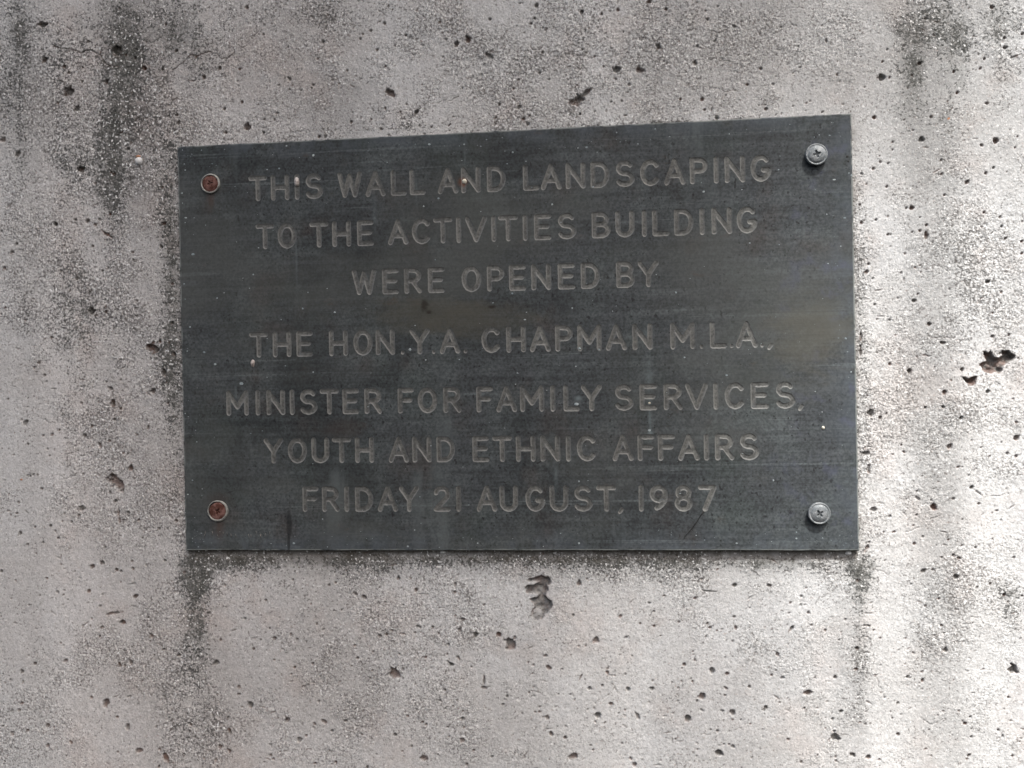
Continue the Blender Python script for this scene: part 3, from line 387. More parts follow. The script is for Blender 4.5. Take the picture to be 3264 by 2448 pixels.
def simple(name, a, b, scale, rough, metal=0.0, spec=.5, bumpd=.0002, lo=.38, hi=.62):
    n = N(name); f = n.noise(scale, 4, .65)
    nb = n.bump(n.noise(scale * 2, 3, .6, off=(1, 2, 3)), bumpd, .6)
    return n.done(n.mix(n.ss(f, lo, hi), a, b), rough, nb, metal=metal, spec=spec)

CONC_A, CONC_B, CONC_WARM = (.530, .533, .528), (.590, .602, .605), (.525, .480, .455)
PIT_DIRT_SHADE = .82
PL_A, PL_B, PL_BROWN, PL_GREEN = (.035, .041, .043), (.060, .068, .072), (.058, .051, .048), (.050, .064, .060)
GR_A, GR_B, GR_WALL = (.098, .101, .098), (.136, .139, .132), (.180, .186, .180)
M_CONC, M_PLATE, M_LET = concrete_material(), plate_material(), letter_material()
M_STEEL = simple('dull_zinc_steel', (.17, .19, .20), (.30, .32, .33), 420, .52, metal=.25, bumpd=.0004)
M_RIM = simple('weathered_washer_metal', (.24, .24, .22), (.40, .40, .37), 400, .5, metal=.3)
M_RUST = simple('brown_red_rust', (.085, .035, .026), (.20, .11, .095), 420, .85, spec=.2, bumpd=.0005)
M_LIME = simple('pale_lime_speck', (.22, .27, .29), (.42, .47, .48), 500, .8, spec=.3)
M_MUD = simple('dried_mud', (.28, .24, .22), (.55, .50, .47), 700, .9, spec=.2, bumpd=.0006)
M_PALE = simple('pale_dried_mud', (.36, .32, .30), (.66, .62, .59), 800, .9, spec=.2, bumpd=.0008)
M_SHELL = simple('white_chalk', (.62, .63, .62), (.85, .85, .84), 500, .7, spec=.3)
M_ORANGE = simple('orange_chip', (.38, .17, .09), (.55, .30, .18), 600, .85, spec=.2)
M_CREAM = simple('cream_blob', (.60, .56, .45), (.78, .75, .62), 500, .6)
M_BLACK = simple('black_fibre', (.006, .006, .006), (.02, .02, .018), 500, .7)
M_LEAF = simple('green_leaf', (.035, .07, .02), (.07, .12, .035), 60, .6)
M_BARK = simple('grey_bark', (.10, .08, .06), (.18, .15, .12), 60, .9)

ROUGH = [(50, -155, 110, 42, -.30), (-245, -110, 32, 90, -.35), (178, -60, 11, 120, -.3), (120, -170, 60, 40, -.15), (-200, 120, 60, 60, .30),
         (-195, 10, 42, 70, .35), (-190, -90, 40, 50, .15), (0, 140, 160, 30, .15), (205, 20, 40, 70, .3), (200, -120, 22, 60, .25), (60, -106, 150, 8, .2), (-30, 104, 160, 7, .25)]

BANDS = [(168, -40, 9, 150, .06), (189, -20, 12, 190, -.17), (212, -60, 12, 130, .06), (225, 120, 22, 70, -.16), (190, 130, 22, 70, -.14), (-235, -40, 22, 140, .06), (-180, -20, 26, 110, -.09),
         (-163, 0, 10, 110, -.12), (-143, -150, 8, 60, -.09), (-105, -160, 20, 55, .03), (-20, -150, 40, 60, .05), (60, -165, 40, 50, .02), (153, -150, 7, 70, -.16),
         (-183, 125, 13, 65, -.26), (-235, 150, 14, 55, -.16), (-160, 160, 14, 30, -.14), (-100, 155, 40, 40, -.02), (30, 150, 70, 40, .01), (110, 150, 40, 45, -.05), (0, -104, 155, 6, -.14), (-75, 112, 18, 16, -.15)]

# ---------------------------------------------------------------- concrete wall: heightfield with the real pits
def value_noise(xs, zs, cell, seed):
    r = np.random.default_rng(seed); x = (xs - xs[0]) / cell; z = (zs - zs[0]) / cell
    G = r.random((int(x[-1]) + 3, int(z[-1]) + 3)).astype(np.float32)
    xi, zi = x.astype(int), z.astype(int); fx, fz = x - xi, z - zi
    fx, fz = fx * fx * (3 - 2 * fx), fz * fz * (3 - 2 * fz)
    a = G[np.ix_(xi, zi)]; b = G[np.ix_(xi + 1, zi)]; c = G[np.ix_(xi, zi + 1)]; d = G[np.ix_(xi + 1, zi + 1)]
    fx = fx[:, None]; fz = fz[None, :]
    return (a * (1 - fx) + b * fx) * (1 - fz) + (c * (1 - fx) + d * fx) * fz

STEP = 0.37
X0, X1, Z0, Z1 = -264.0, 240.0, -214.0, 184.0
xs = np.arange(X0, X1 + .01, STEP); zs = np.arange(Z0, Z1 + .01, STEP)
nx, nz = len(xs), len(zs)
depth = np.zeros((nx, nz), np.float32); pit = np.zeros((nx, nz), np.float32)
wob1 = value_noise(xs, zs, 1.3, 3) - .5; wob2 = value_noise(xs, zs, .8, 4) - .5; wob3 = value_noise(xs, zs, 3.1, 5) - .5

def window(x0, x1, z0, z1):
    i0, i1 = max(0, int((x0 - X0) / STEP)), min(nx, int((x1 - X0) / STEP) + 2)
    j0, j1 = max(0, int((z0 - Z0) / STEP)), min(nz, int((z1 - Z0) / STEP) + 2)
    return slice(i0, i1), slice(j0, j1)
def dig(x, z, rx, rz, rot, k=1.0, dirt=1.0):
    R = max(rx, rz) * 1.5 + .6; si, sj = window(x - R, x + R, z - R, z + R)
    if si.stop <= si.start or sj.stop <= sj.start: return
    a = math.radians(rot); dx = xs[si][:, None] - x; dz = zs[sj][None, :] - z
    u = (dx * math.cos(a) + dz * math.sin(a)) / rx; v = (-dx * math.sin(a) + dz * math.cos(a)) / rz
    rho = np.sqrt(u * u + v * v) * (1 + .75 * wob1[si, sj] + .35 * wob2[si, sj])
    D = min(1.25 * min(rx, rz) + .15, 2.4) * k
    f = np.clip(1 - rho, 0, 1) ; prof = np.clip(f * 2.6, 0, 1) ** .8
    depth[si, sj] = np.maximum(depth[si, sj], D * prof)
    pit[si, sj] = np.maximum(pit[si, sj], dirt * np.clip((1.12 - rho) * 3.2, 0, 1))
def seg_dist(PX, PZ, a, b):
    ax, az = a; bx, bz = b; L2 = (bx - ax) ** 2 + (bz - az) ** 2 + 1e-9
    t = np.clip(((PX - ax) * (bx - ax) + (PZ - az) * (bz - az)) / L2, 0, 1)
    return np.hypot(PX - ax - t * (bx - ax), PZ - az - t * (bz - az))
for (x, z, rx, rz, rot) in PITS:
    k_ = .86 if max(rx, rz) < 1.3 else (.95 if max(rx, rz) < 2.4 else 1.1)
    dig(x, z, rx * k_, rz * k_, rot, 1.0, random.uniform(.6, 1.0))
for _ in range(2600):                                       # the many pinholes between the larger ones
    x = random.uniform(X0, X1); z = random.uniform(Z0, Z1); r = .27 + .36 * random.random() ** 2.2
    dig(x, z, r, r * random.uniform(.7, 1.1), random.uniform(0, 180), .8, random.uniform(.3, .85))
for _ in range(420):                                        # short scratches and trowel nicks
    x = random.uniform(X0, X1); z = random.uniform(Z0, Z1); r = random.uniform(.7, 2.1)
    dig(x, z, r, random.uniform(.18, .34), random.gauss(0, 28), .8, random.uniform(.3, .7))
for c in CRACKS:
    P = np.array(c); si, sj = window(P[:, 0].min() - 2, P[:, 0].max() + 2, P[:, 1].min() - 2, P[:, 1].max() + 2)
    PX = xs[si][:, None] + 1.3 * wob1[si, sj]; PZ = zs[sj][None, :] + 1.6 * wob3[si, sj]
    d = np.full(PX.shape, 9.0)
    for a, b in zip(c[:-1], c[1:]): d = np.minimum(d, seg_dist(PX, PZ, a, b))
    big = .66 if len(c) > 5 else .42
    depth[si, sj] = np.maximum(depth[si, sj], np.clip((.52 * big - d) * 2.6, 0, .9 * big))
    pit[si, sj] = np.maximum(pit[si, sj], np.clip((.62 * big - d) * 3.0, 0, .95) * (.55 + .4 * big))
for k, H in enumerate(HOLES):                               # three broken-out holes with their own outline
    P = np.array(H); si, sj = window(P[:, 0].min() - 2, P[:, 0].max() + 2, P[:, 1].min() - 2, P[:, 1].max() + 2)
    PX = xs[si][:, None] + .5 * wob2[si, sj]; PZ = zs[sj][None, :] + .5 * wob1[si, sj]
    d = np.full(PX.shape, 99.0); inside = np.zeros(PX.shape, bool)
    for a, b in zip(H, H[1:] + H[:1]):
        d = np.minimum(d, seg_dist(PX, PZ, a, b))
        cr = ((a[1] > PZ) != (b[1] > PZ)); xx = a[0] + (PZ - a[1]) / (b[1] - a[1] + 1e-9) * (b[0] - a[0]); inside ^= cr & (PX < xx)
    sd_ = np.where(inside, d, -d)
    dp = np.clip(sd_ * 3.0, 0, 2.9 if k < 2 else 2.7) + np.where(inside, 1.1 * wob1[si, sj] + 1.0 * wob3[si, sj], 0) * np.clip(sd_, 0, 1)
    pt = np.clip(sd_ * 2 + .5, 0, 1) * (1.0 if k < 2 else .80)
    if k == 2:                                              # a round pebble sits bared in the lower hole, a ridge in the upper
        r = np.hypot(PX - 11.92, PZ + 126.3); q = np.clip(1 - (r / 2.7) ** 2, 0, 1)
        dp = np.where(q > 0, np.minimum(dp, 1.8 - 1.4 * np.sqrt(q)), dp); pt = pt * (1 - .5 * np.clip(q * 4, 0, 1))
        r2 = np.hypot((PX - 11.6) / 1.9, (PZ + 111.6) / .8); q2 = np.clip(1 - r2 * r2, 0, 1)
        dp = dp * (1 - .9 * np.sqrt(q2)); pt = pt * (1 - .6 * q2)
    depth[si, sj] = np.maximum(depth[si, sj], dp); pit[si, sj] = np.maximum(pit[si, sj], pt)
def mould_at(PX, PZ):
    m = np.zeros(np.broadcast(PX, PZ).shape, np.float32)
    for x, z, sx, sz, a in MOULD:
        sx, sz = max(sx * 1.15, sx + 1.2), sz * 1.12; m += a * np.exp(-((PX - x) / sx) ** 2 - ((PZ - z) / sz) ** 2)
    return m
streak = np.interp(xs, np.arange(X0 - 8, X1 + 16, 7.0), rng.random(len(np.arange(X0 - 8, X1 + 16, 7.0))))[:, None]
mould = np.clip(mould_at(xs[:, None], zs[None, :]) * (.68 + .64 * streak) + .10 * (streak - .5), 0, 1.6)
mould = mould / (1 + .28 * mould)
# where the smooth skin of the concrete has worn away
rough = .36 + 1.0 * (value_noise(xs, zs, 34, 41) - .5) + .85 * (value_noise(xs, zs, 11, 42) - .5) + .4 * (value_noise(xs, zs, 4, 43) - .5) + .75 * np.clip(mould, 0, 1)
for x, z, sx, sz, a in ROUGH: rough += a * np.exp(-((xs[:, None] - x) / sx) ** 2 - ((zs[None, :] - z) / sz) ** 2)
rough = np.clip(rough, .24, 1.2)
# broad vertical run-off bands: rain has washed some strips pale and left others grey (x, z, half-width, half-height, amount)
s1 = np.interp(xs + 2.5 * 0, np.arange(X0 - 40, X1 + 60, 17.0), rng.random(len(np.arange(X0 - 40, X1 + 60, 17.0))))[:, None]
s2 = np.interp(xs, np.arange(X0 - 10, X1 + 20, 5.0), rng.random(len(np.arange(X0 - 10, X1 + 20, 5.0))))[:, None]
cloud = value_noise(xs, zs, 60, 61) - .5
sway = 3.0 * (value_noise(xs, zs, 45, 62) - .5) + .6 * (value_noise(xs, zs, 9, 64) - .5)
tone = 1 + .16 * (s1 - .5) * (.5 + value_noise(xs, zs, 80, 63)) * .8 + .07 * (s2 - .5) + .14 * cloud
for x, z, sx, sz, a in BANDS: tone += a * np.exp(-(np.abs(xs[:, None] + sway - x) / sx) ** 3 - ((zs[None, :] - z) / sz) ** 4)
tone = np.clip(tone, .5, 1.3).astype(np.float32)
fine = (value_noise(xs, zs, .55, 21) - .5) * .10 + (value_noise(xs, zs, 1.1, 22) - .5) * .12 + (value_noise(xs, zs, 2.6, 23) - .5) * .14
broad = (value_noise(xs, zs, 11, 24) - .5) * .35 + (value_noise(xs, zs, 38, 25) - .5) * .6
edge = np.minimum(np.minimum(xs - X0, X1 - xs)[:, None], np.minimum(zs - Z0, Z1 - zs)[None, :])
height = (fine * (.40 + 1.25 * rough) + broad - depth) * np.clip(edge / 6, 0, 1)
PLH = PLATE_H / 2
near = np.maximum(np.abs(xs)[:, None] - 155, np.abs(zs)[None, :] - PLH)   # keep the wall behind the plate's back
height = np.where(near < 2.0, np.minimum(height, .25), height)

# mould value raised in a thin line where the plate meets the wall
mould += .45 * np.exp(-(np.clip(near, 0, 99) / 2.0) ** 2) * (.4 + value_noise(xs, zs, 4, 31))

# grey-brown dirt together with the plate's painted contact shade: a narrow band right under its bottom edge, a trace round the sides
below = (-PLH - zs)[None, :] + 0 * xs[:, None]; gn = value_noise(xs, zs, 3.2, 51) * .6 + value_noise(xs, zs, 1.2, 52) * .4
grime_shade = np.clip(1.25 - below / (4.0 + 4.5 * gn), 0, 1) * (below > -3) * (np.abs(xs)[:, None] < 155.5) * (.72 + .45 * gn)
side = np.abs(xs)[:, None] - 155; grime_shade = np.maximum(grime_shade, .7 * np.clip(1.1 - side / (1.0 + 3.2 * gn), 0, 1) * (side > -3) * (np.abs(zs)[None, :] < PLH) * (gn > .42))
grime_shade = np.clip(grime_shade, 0, 1).astype(np.float32)
jj, ii = np.meshgrid(np.arange(nz - 1), np.arange(nx - 1))
cx, cz = xs[ii] + STEP / 2, zs[jj] + STEP / 2
keep = ~((np.abs(cx) < 151) & (np.abs(cz) < PLH - 4))
a = (ii * nz + jj)[keep]
quads = np.stack([a, a + nz, a + nz + 1, a + 1], 1).astype(np.int32)
V = np.empty((nx * nz, 3), np.float32); V[:, 0] = np.repeat(xs, nz); V[:, 2] = np.tile(zs, nx); V[:, 1] = -height.ravel()
used = np.unique(quads); remap = np.full(nx * nz, -1, np.int32); remap[used] = np.arange(len(used)); quads = remap[quads]; V = V[used] * MM
pv, mv, rv = pit.ravel()[used], mould.ravel()[used], rough.ravel()[used]
# the rest of the slab round the detailed patch: 2.6 m wide, 1.9 m high, 0.2 m thick
BX, BZ0, BZ1, BT = 1.3, -1.15, .75, .2
x0, x1, z0, z1 = xs[0] * MM, xs[-1] * MM, zs[0] * MM, zs[-1] * MM
extra = [(x0,0,z0),(x1,0,z0),(x1,0,z1),(x0,0,z1),(-BX,0,BZ0),(BX,0,BZ0),(BX,0,BZ1),(-BX,0,BZ1),(-BX,BT,BZ0),(BX,BT,BZ0),(BX,BT,BZ1),(-BX,BT,BZ1)]
nb0 = len(V); V = np.vstack([V, np.array(extra, np.float32)])
pv = np.concatenate([pv, np.zeros(12)]).astype(np.float32); mv = np.concatenate([mv, np.full(12, .12)]).astype(np.float32); rv = np.concatenate([rv, np.full(12, .4)]); gv = np.concatenate([grime_shade.ravel()[used], np.zeros(12)]); fv = np.concatenate([np.zeros(len(used)), np.ones(12)]); tv = np.concatenate([tone.ravel()[used], np.ones(12)])
eq = [(4,5,1,0),(5,6,2,1),(6,7,3,2),(7,4,0,3),(5,4,8,9),(6,5,9,10),(7,6,10,11),(4,7,11,8),(8,11,10,9)]
quads = np.vstack([quads, np.array([[nb0 + q for q in f] for f in eq], np.int32)])
me = bpy.data.meshes.new('concrete_wall')
me.vertices.add(len(V)); me.vertices.foreach_set('co', V.ravel())
me.loops.add(quads.size); me.loops.foreach_set('vertex_index', quads.ravel())
me.polygons.add(len(quads)); me.polygons.foreach_set('loop_start', np.arange(0, quads.size, 4, dtype=np.int32))
me.update(calc_edges=True)
me.polygons.foreach_set('use_smooth', np.concatenate([np.ones(len(quads) - 9, bool), np.zeros(9, bool)]))
for nm, arr in (('pit', pv), ('mould', mv), ('rough', rv), ('grime_shade', gv), ('tone', tv), ('far', fv)):
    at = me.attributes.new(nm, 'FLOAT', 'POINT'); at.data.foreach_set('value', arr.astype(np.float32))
me.materials.append(M_CONC); me.validate()
wall = link('wall', me)
tag(wall, 'weathered grey concrete wall with small air holes, cracks and black mould stains round the plaque', 'wall', kind='structure')

# ---------------------------------------------------------------- the plaque
FRONT = -3.2                                                # y of the plate's face
BACK = -0.75
plaque = bpy.data.objects.new('plaque', None); col.objects.link(plaque)
plaque.empty_display_size = .02
tag(plaque, 'dark oxidised metal plaque engraved with seven lines of capitals, screwed to the concrete wall', 'plaque')

# single-stroke capitals, cap height 1 between stroke centres; units of the width list are cap heights
def arc(cx, cy, rx, ry, a0, a1, n=18):
    return [(cx + rx * math.cos(math.radians(a0 + (a1 - a0) * i / n)), cy + ry * math.sin(math.radians(a0 + (a1 - a0) * i / n))) for i in range(n + 1)]
def glyph(ch):
    g = {}
    if ch == 'H': w = .70; s = [[(0,0),(0,1)],[(w,0),(w,1)],[(0,.5),(w,.5)]]
    elif ch == 'T': w = .70; s = [[(0,1),(w,1)],[(w/2,0),(w/2,1)]]
    elif ch in 'I1': w = 0; s = [[(0,0),(0,1)]]
    elif ch == 'S':
        w = .66; s = [arc(.33,.755,.29,.245,35,270) + arc(.33,.255,.33,.255,90,-150)]
    elif ch == 'W': w = .98; s = [[(0,1),(.24,0),(.49,.92),(.74,0),(.98,1)]]
    elif ch == 'A': w = .76; s = [[(0,0),(.38,1),(.76,0)],[(.13,.32),(.63,.32)]]
    elif ch == 'L': w = .54; s = [[(0,1),(0,0),(w,0)]]
    elif ch == 'N': w = .70; s = [[(0,0),(0,1),(w,0),(w,1)]]
    elif ch == 'D': w = .66; s = [[(0,0),(0,1),(.26,1)] + arc(.26,.5,.40,.5,90,-90) + [(0,0)]]
    elif ch == 'C': w = .68; s = [arc(.37,.5,.37,.5,42,318,30)]
    elif ch == 'P': w = .60; s = [[(0,0),(0,1),(.32,1)] + arc(.32,.74,.28,.26,90,-90) + [(0,.48)]]
    elif ch == 'R': w = .64; s = [[(0,0),(0,1),(.32,1)] + arc(.32,.745,.28,.255,90,-90) + [(0,.49)],[(.30,.49),(w,0)]]
    elif ch == 'G': w = .69; s = [arc(.36,.5,.36,.5,48,340,30) + [(.70,.42),(.46,.42)]]
    elif ch == 'E': w = .58; s = [[(w,1),(0,1),(0,0),(w,0)],[(0,.52),(.50,.52)]]
    elif ch == 'F': w = .56; s = [[(w,1),(0,1),(0,0)],[(0,.52),(.48,.52)]]
    elif ch == 'B': w = .63; s = [[(0,0),(0,1),(.32,1)] + arc(.32,.76,.26,.24,90,-90) + [(0,.52)],[(.32,.52)] + arc(.34,.26,.29,.26,90,-90) + [(0,0)]]
    elif ch == 'O': w = .72; s = [arc(.36,.5,.36,.5,0,360,36)]
    elif ch == 'U': w = .65; s = [[(0,1),(0,.33)] + arc(w/2,.33,w/2,.33,180,360) + [(w,1)]]
    elif ch == 'V': w = .82; s = [[(0,1),(.41,0),(.82,1)]]
    elif ch == 'Y': w = .74; s = [[(0,1),(.37,.46),(.74,1)],[(.37,0),(.37,.46)]]
    elif ch == 'M': w = .90; s = [[(0,0),(0,1),(.45,.30),(.90,1),(.90,0)]]
    elif ch == '.': w = 0; s = [[(0,-.02),(0,-.01)]]
    elif ch == ',': w = .04; s = [[(.06,-.01),(-.03,-.14)]]
    elif ch == '2': w = .60; s = [arc(.30,.72,.29,.28,165,-35) + [(.0,0),(w,0)]]
    elif ch == '9': w = .60; s = [arc(.30,.70,.30,.30,0,360,30), arc(-.02,.62,.62,.62,10,-68,16)]
    elif ch == '8': w = .58; s = [arc(.29,.76,.25,.24,0,360,26), arc(.29,.26,.29,.26,0,360,26)]
    elif ch == '7': w = .62; s = [[(0,1),(w,1),(.20,0)]]
    return w, s
CAP, RAD = 9.70, 1.22                                       # stroke-centre height and stroke half-width
def build_glyph(ch):
    w, S = glyph(ch); S = [[((x - w / 2) * CAP, (y - .5) * CAP) for x, y in st] for st in S]
    rad = RAD if ch not in '.,' else .95
    allp = np.array([p for st in S for p in st]); m = rad + .22
    bx0, bx1, bz0, bz1 = allp[:, 0].min() - m, allp[:, 0].max() + m, allp[:, 1].min() - m, allp[:, 1].max() + m
    nxg, nzg = max(4, int((bx1 - bx0) / .42)), max(4, int((bz1 - bz0) / .42))
    gx, gz = np.linspace(bx0, bx1, nxg + 1), np.linspace(bz0, bz1, nzg + 1)
    def dist(PX, PZ):
        d = np.full(np.shape(PX), 99.0)
        for st in S:
            for p, q in zip(st[:-1], st[1:]): d = np.minimum(d, seg_dist(PX, PZ, p, q))
        return d - rad + .075 * np.sin(PX * 2.1 + 1.7 * np.sin(PZ * .9 + len(S))) * np.cos(PZ * 1.7 + PX * .6) + .045 * np.sin(PX * 5.3 + PZ * 4.1)
    GX, GZ = np.meshgrid(gx, gz, indexing='ij'); P = np.stack([GX.ravel(), GZ.ravel()], 1); D = dist(P[:, 0], P[:, 1])
    verts = [tuple(p) for p in P]; dv = list(D); tris = []
    for i in range(nxg):
        for j in range(nzg):
            a = i * (nzg + 1) + j; b = a + nzg + 1
            tris += [(a, b, b + 1), (a, b + 1, a + 1)] if (i + j) % 2 else [(a, b, a + 1), (b, b + 1, a + 1)]
    for lev in (0.0, -.14, -.50):                           # cut the triangles exactly along three contour lines
        cache = {}; new = []
        def cut(p, q):
            k = (p, q) if p < q else (q, p)
            if k not in cache:
                t = (lev - dv[p]) / (dv[q] - dv[p]); v = (verts[p][0] + t * (verts[q][0] - verts[p][0]), verts[p][1] + t * (verts[q][1] - verts[p][1]))
                cache[k] = len(verts); verts.append(v); dv.append(lev)
            return cache[k]
        for T in tris:
            s = [(0 if abs(dv[v] - lev) < 1e-4 else (1 if dv[v] > lev else -1)) for v in T]
            if 1 in s and -1 in s:
                if 0 in s:
                    k = s.index(0); o, p, q = T[k], T[(k + 1) % 3], T[(k + 2) % 3]; c = cut(p, q); new += [(o, p, c), (o, c, q)]
                else:
                    k = 0 if s[1] == s[2] else (1 if s[0] == s[2] else 2)
                    o, p, q = T[k], T[(k + 1) % 3], T[(k + 2) % 3]; c1, c2 = cut(o, p), cut(o, q); new += [(o, c1, c2), (c1, p, q), (c1, q, c2)]
            else: new.append(T)
        tris = new
    dv_ = np.array(dv)
    inside = [T for T in tris if sum(dv[v] for v in T) / 3 < -1e-6]; outside = [T for T in tris if sum(dv[v] for v in T) / 3 >= -1e-6]
    dep = np.interp(-dv_, [0, .14, .50, RAD], [0, .06, .33, .38])
    # the groove
    us = sorted({v for T in inside for v in T}); rm = {v: k for k, v in enumerate(us)}
    Vi = [(verts[v][0] * MM, dep[v] * MM, verts[v][1] * MM) for v in us]
    mei = mesh('letter_groove', Vi, [tuple(rm[v] for v in T) for T in inside], M_LET)
    at = mei.attributes.new('slope', 'FLOAT', 'POINT'); at.data.foreach_set('value', np.array([float(np.interp(-dv[v], [0, .08, .5, .56], [.4, 1, 1, 0])) for v in us], np.float32))
    return mei, verts, outside, (bx0, bx1, bz0, bz1)
G = {}
pV, pF = [], []                                             # the plate's face, built round the letters
def rect(xa, xb, za, zb):
    if xb - xa < 1e-6 or zb - za < 1e-6: return
    k = len(pV); pV.extend([(xa, za), (xb, za), (xb, zb), (xa, zb)]); pF.append((k, k + 1, k + 2, k + 3))
letters = []
CH = .45                                                    # bevelled rim of the plate
PW, PH = 155.45, PLH + .25
fx0, fx1, fz0, fz1 = -PW + CH, PW - CH, -PH + CH, PH - CH
zcur = fz0; rect_rows = []
for s, zc, X in reversed(ROWS):
    za, zb = zc - 8.6, zc + 8.6
    rect(fx0, fx1, zcur, za)
    xcur = fx0
    for ch, x in zip(s, X):
        if ch not in G: G[ch] = build_glyph(ch)
        mei, vg, out, (bx0, bx1, bz0, bz1) = G[ch]
        z = zc - .0032 * x
        if x + bx0 < xcur + .01: x = xcur + .01 - bx0
        rect(xcur, x + bx0, za, zb); rect(x + bx0, x + bx1, za, z + bz0); rect(x + bx0, x + bx1, z + bz1, zb)
        k = len(pV); pV.extend([(vx + x, vz + z) for vx, vz in vg]); pF.extend([tuple(v + k for v in T) for T in out])
        xcur = x + bx1
        letters.append((ch, x, z))
    rect(xcur, fx1, za, zb); zcur = zb
rect(fx0, fx1, zcur, fz1)
used_v = sorted({v for f in pF for v in f}); rm = {v: i for i, v in enumerate(used_v)}
PV = [(pV[v][0] * MM, FRONT * MM, pV[v][1] * MM) for v in used_v]; PF = [tuple(rm[v] for v in f) for f in pF]
k = len(PV)
nseg = 64                                                   # the rim, very slightly uneven, and the back
def ring(inset, y):
    pts = []
    xa, xb, za, zb = -PW + inset, PW - inset, -PH + inset, PH - inset
    for q in range(nseg): pts.append((xa + (xb - xa) * q / nseg, za))
    for q in range(nseg): pts.append((xb, za + (zb - za) * q / nseg))
    for q in range(nseg): pts.append((xb - (xb - xa) * q / nseg, zb))
    for q in range(nseg): pts.append((xa, zb - (zb - za) * q / nseg))
    return [(px * MM, y * MM, pz * MM) for px, pz in pts]
rings = [ring(CH, FRONT), ring(.14, FRONT + .10), ring(0, FRONT + .42), ring(0, BACK)]
for r_i, rr in enumerate(rings):
    for q, p in enumerate(rr):
        wv = random.gauss(0, .08) if r_i in (1, 2) else 0
        PV.append((p[0] + wv * MM, p[1], p[2] + wv * MM))
M4 = 4 * nseg
for r_i in range(3):
    for q in range(M4):
        a0, a1 = k + r_i * M4 + q, k + r_i * M4 + (q + 1) % M4
        PF.append((a0 + M4, a1 + M4, a1, a0))
PF.append(tuple(k + 3 * M4 + q for q in range(M4)))
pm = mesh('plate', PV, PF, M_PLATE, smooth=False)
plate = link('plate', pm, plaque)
names = {',': 'comma', '.': 'full_stop'}
for ch, x, z in letters:
    nm = names.get(ch, 'numeral' if ch.isdigit() else 'letter')
    link(nm, G[ch][0], plaque, loc=(x * MM, FRONT * MM, z * MM))

# maker's mark: a worn row of tiny strokes low in the left corner
def tube(points, rads, n=6):
    V, F = [], []
    for i, p in enumerate(points):
        p = Vector(p); d = (Vector(points[min(i + 1, len(points) - 1)]) - Vector(points[max(i - 1, 0)])).normalized()
        u = d.cross(Vector((0, 1, 0.01))).normalized(); v = d.cross(u)
        for q in range(n):
            a = 2 * math.pi * q / n; c = p + (u * math.cos(a) + v * math.sin(a)) * rads[i]; V.append(tuple(c))
        if i: F += [((i - 1) * n + q, (i - 1) * n + (q + 1) % n, i * n + (q + 1) % n, i * n + q) for q in range(n)]
    F.append(tuple(range(n - 1, -1, -1))); F.append(tuple((len(points) - 1) * n + q for q in range(n)))
    return V, F
V_, F_ = [], []
rm2 = random.Random(5)
x = -147.0
while x < -114.5:
    if rm2.random() < .9:
        for _ in range(rm2.choice((1, 2))):
            zz = -88.6 + rm2.uniform(-1.0, 1.0); xx = x + rm2.uniform(0, 1.4); dx, dz = rm2.uniform(-.5, .5), rm2.uniform(.5, 1.1)
            a, b = tube([((xx) * MM, (FRONT) * MM, (zz - dz) * MM), ((xx + dx) * MM, (FRONT) * MM, (zz + dz) * MM)], [.16 * MM] * 2, 5)
            o_ = len(V_); V_ += a; F_ += [tuple(v + o_ for v in f) for f in b]
    x += 2.3
tag(link('maker_mark', mesh('maker_mark', V_, F_, simple('worn_mark', (.075, .072, .068), (.15, .145, .135), 300, .6)), plaque), 'worn illegible row of tiny marks in the lower left corner', kind='stuff')

# specks of lime stuck to the face
def blob_mesh(V, F, cx, cy, cz, rx, ry, rz, rnd, n=7, m=4, rough=.22):
    k = len(V); ph = rnd.uniform(0, 6)
    for i in range(m):
        t = (i / m) * math.pi / 2
        for q in range(n):
            a = 2 * math.pi * q / n + ph; s = 1 + rnd.uniform(-rough, rough)
            V.append((cx + rx * math.cos(a) * math.cos(t) * s, cy - ry * math.sin(t) * (1 + rnd.uniform(-rough, rough) * .5), cz + rz * math.sin(a) * math.cos(t) * s))
    V.append((cx, cy - ry, cz))
    for i in range(m - 1):
        for q in range(n): F.append((k + i * n + q, k + i * n + (q + 1) % n, k + (i + 1) * n + (q + 1) % n, k + (i + 1) * n + q))
    for q in range(n): F.append((k + (m - 1) * n + q, k + (m - 1) * n + (q + 1) % n, k + m * n))
V_, F_ = [], []; r5 = random.Random(9)
for x, z, r in FLECKS:
    r = max(r * .8, .2); blob_mesh(V_, F_, x * MM, (FRONT + .03) * MM, z * MM, r * MM * r5.uniform(.8, 1.3), .10 * MM, r * MM * r5.uniform(.6, 1.0), r5)
for _ in range(320):
    x = r5.uniform(-152, 152); z = r5.uniform(-93, 93)
    if r5.random() < .35: z = r5.choice((-1, 1)) * r5.uniform(86, 94)
    if r5.random() < .2: x = r5.choice((-1, 1)) * r5.uniform(146, 153)
    r = .12 + .2 * r5.random() ** 2
    blob_mesh(V_, F_, x * MM, (FRONT + .03) * MM, z * MM, r * MM * r5.uniform(.8, 1.8), .06 * MM, r * MM * r5.uniform(.6, 1.0), r5, 5, 2)
tag(link('lime_speck', mesh('lime_speck', V_, F_, M_LIME), plaque), 'pale bluish specks scattered over the face', kind='stuff')

